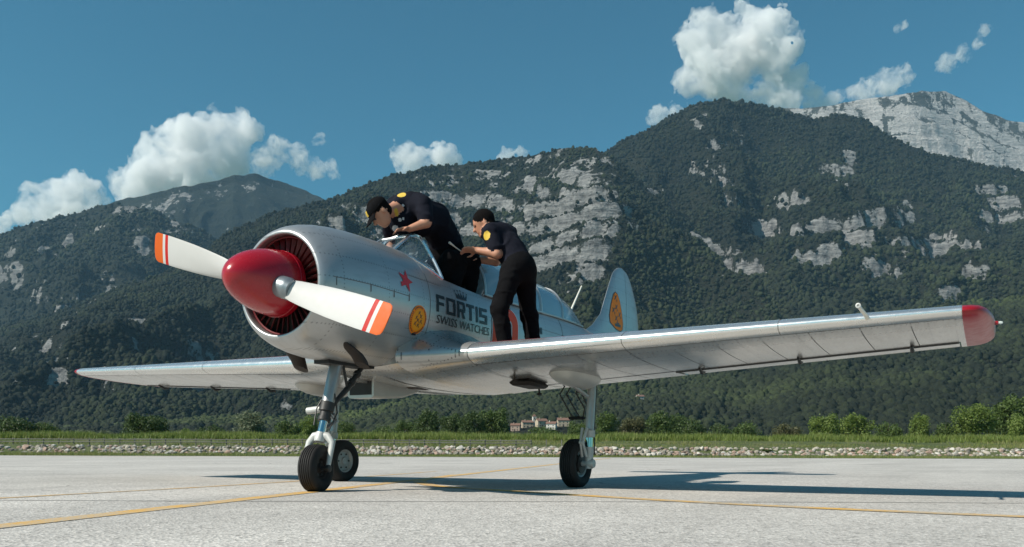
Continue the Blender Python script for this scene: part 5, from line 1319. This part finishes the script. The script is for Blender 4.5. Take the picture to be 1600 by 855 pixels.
# a tuft of bush growing among the stones
tree(1196, 700, 11, 50.9, 3, 'leaf_mid', 'small green tuft growing among the pale stones', 'bush', 'leafy_bush')

# ------------------------------------------------------------------ village at the foot of the hill
plain('wall_cream', (0.46, 0.38, 0.28), 0.9); plain('wall_white', (0.66, 0.62, 0.55), 0.9); plain('wall_pink', (0.40, 0.30, 0.235), 0.9); plain('roof_tile', (0.19, 0.105, 0.075), 0.9, 0.0, 0.3, 1.5); plain('window_dark', (0.03, 0.035, 0.04), 0.25)
HOUSES = []
def hill_at(px, py):
    t = np.linspace(0.01, 0.9, 240); P_ = FOOT.surf(np.full(240, float(px)), t); d = P_-CAM; y = PYC-FPX*(d@_u)/(d@_f); k = np.nonzero(y <= py)[0]
    return P_[k[0] if len(k) else -1]
def house(px, py, w_, d_, h, wall, label, rz, tower=0.0, name='village_house'):
    w_, d_, h, tower = w_*0.95, d_*0.95, h*0.95, tower*0.95
    P_ = hill_at(px, py); P_ = P_+np.array([0, 0, -0.8]); HOUSES.append(P_)
    e = tag(empty(name, P_, YAW+R(90)+R(rz)), label, 'church' if tower else 'house', 'village houses on the hillside')
    mb = MB(); mb.box((0, 0, h/2), (w_, d_, h)); mb.add([(-w_/2, -d_/2, h), (-w_/2, d_/2, h), (-w_/2, 0, h+d_*0.28)], [(0, 2, 1)]); mb.add([(w_/2, -d_/2, h), (w_/2, d_/2, h), (w_/2, 0, h+d_*0.28)], [(0, 1, 2)]); mb.build('wall', wall, e, False)
    o_ = 0.5; rh = d_*0.28*(1+2*o_/d_); V = []
    for x in (-w_/2-o_, w_/2+o_):
        for y, z in ((-d_/2-o_, h-0.28*o_*1.0), (0, h+d_*0.28+0.12), (d_/2+o_, h-0.28*o_)): V += [(x, y, z), (x, y, z+0.25)]
    mb = MB(); mb.add(V, [(1, 7, 9, 3), (3, 9, 11, 5), (0, 2, 8, 6), (2, 4, 10, 8), (0, 6, 7, 1), (4, 5, 11, 10), (0, 1, 3, 2), (2, 3, 5, 4), (6, 8, 9, 7), (8, 10, 11, 9)]); rf = mb.build('roof', 'roof_tile', e, False)
    mb = MB(); mb.box((w_*0.2, d_*0.1, h+d_*0.28+0.3), (0.7, 0.7, 1.6)); mb.build('chimney', wall, rf, False)
    for s in (1, -1):
        for fl in range(max(1, int(h//2.2))):
            for k in range(max(2, int(w_//3.2))):
                x = -w_/2+(k+0.5)*w_/max(2, int(w_//3.2)); mb = MB(); mb.box((x, s*d_/2, 1.5+fl*2.3), (0.8, 0.14, 1.15)); mb.build('window', 'window_dark', e, False)
    mb = MB(); mb.box((0.4, -d_/2, 1.05), (1.2, 0.2, 2.1)); mb.build('door', 'bark', e, False); mb = MB(); mb.box((0.4, d_/2, 1.05), (1.2, 0.2, 2.1)); mb.build('door', 'bark', e, False)
    if tower:
        x = -w_/2-1.6; mb = MB(); mb.box((x, 0, tower/2), (3.4, 3.4, tower)); tw = mb.build('tower', 'wall_white', e, False)
        mb = MB(); mb.add([(x-1.9, -1.9, tower), (x+1.9, -1.9, tower), (x+1.9, 1.9, tower), (x-1.9, 1.9, tower), (x, 0, tower+2.6)], [(0, 1, 4), (1, 2, 4), (2, 3, 4), (3, 0, 4), (3, 2, 1, 0)]); mb.build('tower_roof', 'roof_tile', tw, False)
        for s in (1, -1): mb = MB(); mb.box((x, s*1.7, tower-1.8), (1.0, 0.12, 1.8)); mb.build('belfry_opening', 'window_dark', tw, False)
house(824, 668, 11, 7, 5.5, 'wall_cream', 'cream church with a pale square bell tower in the village', 12, 11.5, 'village_church')
house(806, 673, 9, 7, 5.8, 'wall_pink', 'pink house below the church tower', -10)
house(846, 667, 10, 8, 6.0, 'wall_cream', 'cream house right of the church', 20)
house(862, 671, 9, 7, 5.6, 'wall_white', 'white house near the foot step of the aircraft', -15)
house(880, 666, 11, 8, 6.0, 'wall_cream', 'cream house just left of the near main gear leg', 5)
house(560, 681, 10, 7, 5.0, 'wall_pink', 'pink house with tiled roof just right of the nose wheel', 10)
house(634, 680, 10, 8, 5.2, 'wall_white', 'white house standing left of the row of dark trees', -8)
house(1000, 626, 9, 7, 5.5, 'wall_white', 'lone white house up on the wooded slope', 15)
# ------------------------------------------------------------------ forest on the slopes: canopies set out over the terrain
def canopy_mat():
    m = NT('forest_canopy'); oi = m.n('ShaderNodeObjectInfo'); p = m.pos(); at_ = m.n('ShaderNodeAttribute', attribute_type='INSTANCER', attribute_name='tone')
    n = m.noise(0.9, 5, 0.7, p)
    f_ = m.math('ADD', m.math('MULTIPLY', oi.outputs['Random'], 0.30), m.math('MULTIPLY', at_.outputs['Fac'], 0.75))
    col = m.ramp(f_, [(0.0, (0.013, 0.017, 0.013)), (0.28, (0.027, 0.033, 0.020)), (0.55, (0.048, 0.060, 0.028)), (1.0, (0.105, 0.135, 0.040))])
    col = m.mix(m.ramp(n, [(0.35, 0.0), (0.65, 1.0)]), m.mix(1.0, col, (0.65, 0.65, 0.65), 'MULTIPLY'), col)
    m.bsdf(col, 0.85, 0.0, 0.12, bump=m.noise(1.6, 4, 0.7, p), bstr=0.7, bdist=0.9)
canopy_mat()
KV, KF = ico(3)
treecol = bpy.data.collections.new('canopy_shapes')
for k in range(4):
    d = 1+0.34*fbm(KV*1.5+k*5.3, 4, 50+k)+0.26*fbm(KV*4.5+k*3.3, 3, 70+k); V = KV*d[:, None]*np.array([1, 1, (1.0, 1.25, 0.9, 1.5)[k]]); V[:, 2] += 0.55
    me = bpy.data.meshes.new('canopy_shape'); me.from_pydata(V.tolist(), [], KF.tolist()); me.materials.append(MATS['forest_canopy']); me.polygons.foreach_set('use_smooth', np.ones(len(KF), bool)); me.update()
    treecol.objects.link(bpy.data.objects.new('canopy_shape', me))
def scatter(mt, N, smin, smax, tone0, tone1, seed, pymin=0):
    rg = np.random.default_rng(seed); V, F = mt.V, mt.F; a = V[F[:, 0]]; b = V[F[:, 1]]; c = V[F[:, 2]]
    ar = np.linalg.norm(np.cross(b-a, c-a), axis=1); cen = V[F].mean(1); d = cen-CAM; z = d@_f; px = 800+FPX*(d@_r)/z
    w_ = ar*((px > -60) & (px < 1660))/np.maximum(z, 300)**1.3
    nrm = np.cross(b-a, c-a); facing = -(nrm*d).sum(1)
    w_ = w_*(np.abs(facing) > 0)
    f_ = rg.choice(len(F), N, p=w_/w_.sum()); r1, r2 = rg.random(N), rg.random(N)
    A, B, C_, D = (V[F[f_, i]] for i in range(4)); P_ = (A*(1-r1)[:, None]+B*r1[:, None])*(1-r2)[:, None]+(D*(1-r1)[:, None]+C_*r1[:, None])*r2[:, None]
    rk = mt.rk[F[f_, 0]]+0.22*rg.normal(0, 1, N); ok = (rk < 0.30) & (P_[:, 2] > 0.5) & (fbm(P_/130.0, 3, seed+8)+0.25*rg.normal(0, 1, N) > -0.34)
    for hp in HOUSES:
        e = P_-hp; al = e@_f; ok &= ~((np.abs(e@_r) < 9) & (al > -70) & (al < 9))
    P_ = P_[ok]
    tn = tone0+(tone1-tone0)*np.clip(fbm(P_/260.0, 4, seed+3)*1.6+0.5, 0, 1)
    sc = (smin*0.75+(smax*1.35-smin*0.75)*rg.random(len(P_))**2.2)*(1+0.25*fbm(P_/90.0, 2, seed+5))
    return P_, tn, sc
parts = [scatter(FOOT, 130000, 1.8, 3.8, 0.10, 0.62, 1), scatter(HUMP, 200000, 1.9, 4.0, 0.0, 0.34, 2), scatter(PEAK, 140000, 2.3, 4.8, 0.02, 0.36, 3), scatter(LEFT, 45000, 3.0, 6.0, 0.05, 0.3, 4)]
PT = np.concatenate([q[0] for q in parts]); TN = np.concatenate([q[1] for q in parts]); SCL = np.concatenate([q[2] for q in parts])
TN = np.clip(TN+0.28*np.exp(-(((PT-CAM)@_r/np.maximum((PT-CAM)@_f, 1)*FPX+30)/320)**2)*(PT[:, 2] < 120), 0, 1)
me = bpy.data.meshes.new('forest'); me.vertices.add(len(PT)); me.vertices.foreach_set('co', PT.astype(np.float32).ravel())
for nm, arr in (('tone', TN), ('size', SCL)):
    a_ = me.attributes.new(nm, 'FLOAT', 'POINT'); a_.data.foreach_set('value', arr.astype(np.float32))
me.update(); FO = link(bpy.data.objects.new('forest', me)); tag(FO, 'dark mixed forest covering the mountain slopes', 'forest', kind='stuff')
ng = bpy.data.node_groups.new('forest_scatter', 'GeometryNodeTree'); ng.interface.new_socket('Geometry', in_out='INPUT', socket_type='NodeSocketGeometry'); ng.interface.new_socket('Geometry', in_out='OUTPUT', socket_type='NodeSocketGeometry')
gi, go = ng.nodes.new('NodeGroupInput'), ng.nodes.new('NodeGroupOutput'); ip = ng.nodes.new('GeometryNodeInstanceOnPoints'); ci = ng.nodes.new('GeometryNodeCollectionInfo'); m2p = ng.nodes.new('GeometryNodeMeshToPoints')
ci.inputs['Collection'].default_value = treecol; ci.inputs['Separate Children'].default_value = True; ci.inputs['Reset Children'].default_value = True
na = ng.nodes.new('GeometryNodeInputNamedAttribute'); na.data_type = 'FLOAT'; na.inputs['Name'].default_value = 'size'
rv = ng.nodes.new('FunctionNodeRandomValue'); rv.data_type = 'FLOAT_VECTOR'; rv.inputs[0].default_value = (-0.12, -0.12, 0); rv.inputs[1].default_value = (0.12, 0.12, 6.28)
ip.inputs['Pick Instance'].default_value = True; L_ = ng.links.new
L_(gi.outputs[0], m2p.inputs[0]); L_(m2p.outputs[0], ip.inputs['Points']); L_(ci.outputs[0], ip.inputs['Instance']); L_(na.outputs[0], ip.inputs['Scale']); L_(rv.outputs[0], ip.inputs['Rotation']); L_(ip.outputs[0], go.inputs[0])
FO.modifiers.new('scatter', 'NODES').node_group = ng
# ------------------------------------------------------------------ clouds, beyond the mountains
def cloud_mat(name, dens, lo_, hi_, sc=1.0):
    m = NT(name); v = m.n('ShaderNodeVolumePrincipled'); v.inputs['Color'].default_value = (0.99, 0.99, 0.99, 1); v.inputs['Anisotropy'].default_value = 0.0
    p = m.pos(); n = m.math('ADD', m.math('MULTIPLY', m.noise(0.0042*sc, 5, 0.62, p, 0.6), 0.75), m.math('MULTIPLY', m.noise(0.016*sc, 4, 0.65, p, 0.4), 0.25))
    r = m.n('ShaderNodeMapRange'); r.inputs[1].default_value = lo_; r.inputs[2].default_value = hi_; r.inputs[3].default_value = 0.0; r.inputs[4].default_value = dens; m.l(n, r.inputs[0]); m.l(r.outputs[0], v.inputs['Density'])
    m.l(v.outputs[0], m.out.inputs['Volume'])
cloud_mat('cloud_thick', 0.024, 0.40, 0.66); cloud_mat('cloud_thin', 0.020, 0.45, 0.72, 2.2)
def cloud(lobes, label, mat='cloud_thick', D=7400.0, seed=0, res=2.5, amp=0.80):
    L = np.array(lobes, float); lo = np.array([L[:, 0].min(), -60, L[:, 1].min()])-L[:, 2].max()*1.5; hi = np.array([L[:, 0].max(), 60, L[:, 1].max()])+L[:, 2].max()*1.5
    lo[1], hi[1] = -L[:, 2].max()*1.5, L[:, 2].max()*1.5
    f = Field(lo, hi, res)
    sl, g = f._blk(lo, hi, 0); d = np.full(g.shape[:3], 1e3)
    rg = np.random.default_rng(seed+5)
    for x, y, r_ in lobes:
        q = g-np.array([x, rg.uniform(-0.25, 0.25)*r_, y]); dd = np.sqrt((q*q).sum(-1))-r_; h = np.clip(0.5+0.5*(d-dd)/(0.5*r_), 0, 1); d = d*(1-h)+dd*h-0.5*r_*h*(1-h)
    rm = L[:, 2].mean()
    n_ = fbm(g/(rm*1.0), 5, seed, 0.62); n2 = np.abs(fbm(g/(rm*0.45)+9, 4, seed+50, 0.55))
    d = d-amp*rm*(n_*1.25+n2*0.6-0.12)
    f.d = d.astype(np.float32); V, F, vm = f.mesh()
    k = D/FPX; W_ = CAM[None]+D*_f[None]+((V[:, 0]-800)*k)[:, None]*_r+((PYC-V[:, 2])*k)[:, None]*_u+(V[:, 1]*k)[:, None]*_f
    c = W_.mean(0); o = np_mesh('cloud', W_-c, F[:, ::-1], mat, None, True); o.location = tuple(c)
    tag(o, label, 'cloud', 'clouds'); return o
cloud([(300, 224, 42), (345, 208, 32), (255, 244, 34), (285, 264, 44), (240, 272, 38), (382, 204, 20), (340, 250, 46), (225, 290, 30), (200, 300, 22)], 'large white cumulus towering over the far left mountain', seed=1)
cloud([(430, 238, 24), (465, 250, 22), (495, 262, 16), (520, 264, 11), (410, 255, 22), (500, 218, 9)], 'thin ragged cloud trailing right from the large left cumulus', 'cloud_thin', seed=2, res=2.0, amp=0.75)
cloud([(60, 318, 26), (105, 298, 30), (145, 298, 22), (30, 335, 20), (80, 335, 30), (130, 325, 28), (10, 350, 18)], 'white cloud bank low behind the leftmost mountain ridge', seed=3)
cloud([(628, 240, 20), (655, 246, 20), (690, 246, 20), (712, 248, 10), (640, 258, 18), (680, 262, 16)], 'small flat-based white cloud above the ridge over the men', seed=4, res=1.6)
cloud([(795, 242, 12), (815, 240, 10), (782, 248, 9)], 'tiny cloud scrap just above the ridge, right of the small cloud', seed=5, res=1.0)
cloud([(1195, 54, 38), (1150, 76, 44), (1110, 62, 30), (1085, 60, 22), (1100, 112, 36), (1150, 110, 42), (1215, 85, 36), (1190, 105, 34), (1180, 24, 18), (1080, 128, 20)], 'large white cumulus high above the main peak', seed=6)
cloud([(1205, 145, 26), (1240, 135, 20), (1250, 115, 11), (1225, 160, 24), (1270, 152, 18), (1295, 160, 14)], 'ragged cloud clinging to the left of the pale rocky peak', 'cloud_thick', seed=7, res=1.6, amp=0.7)
cloud([(1360, 140, 20), (1390, 128, 20), (1415, 118, 15), (1335, 150, 14), (1310, 152, 10)], 'thin cloud resting on top of the pale rocky peak', 'cloud_thin', seed=8, res=1.5, amp=0.7)
cloud([(1482, 98, 17), (1505, 84, 13), (1528, 68, 9), (1540, 48, 8)], 'wispy slanting cloud above the pale peak at upper right', 'cloud_thin', seed=9, res=1.2, amp=0.8)
cloud([(1404, 44, 8), (1412, 38, 6)], 'tiny wisp of cloud high between the large cumulus and the slanting one', 'cloud_thin', seed=10, res=0.8, amp=0.8)
cloud([(1032, 178, 15), (1055, 176, 12), (1018, 190, 10)], 'small cloud behind the left shoulder of the main peak', seed=11, res=1.2)

# ------------------------------------------------------------------ haze in the valley air
m = NT('valley_haze'); v = m.n('ShaderNodeVolumePrincipled'); v.inputs['Color'].default_value = (0.40, 0.72, 1.0, 1); v.inputs['Density'].default_value = 3.8e-5; v.inputs['Anisotropy'].default_value = 0.0; m.l(v.outputs[0], m.out.inputs['Volume'])
V = [uv(a, b, z) for z in (-6.0, 2080.0) for a, b in ((-5200, -300), (5200, -300), (5200, 6300), (-5200, 6300))]
tag(mesh_obj('haze', V, [(3, 2, 1, 0), (4, 5, 6, 7), (0, 1, 5, 4), (1, 2, 6, 5), (2, 3, 7, 6), (3, 0, 4, 7)], 'valley_haze', None, False), 'pale blue summer haze in the valley air', 'haze', kind='stuff')
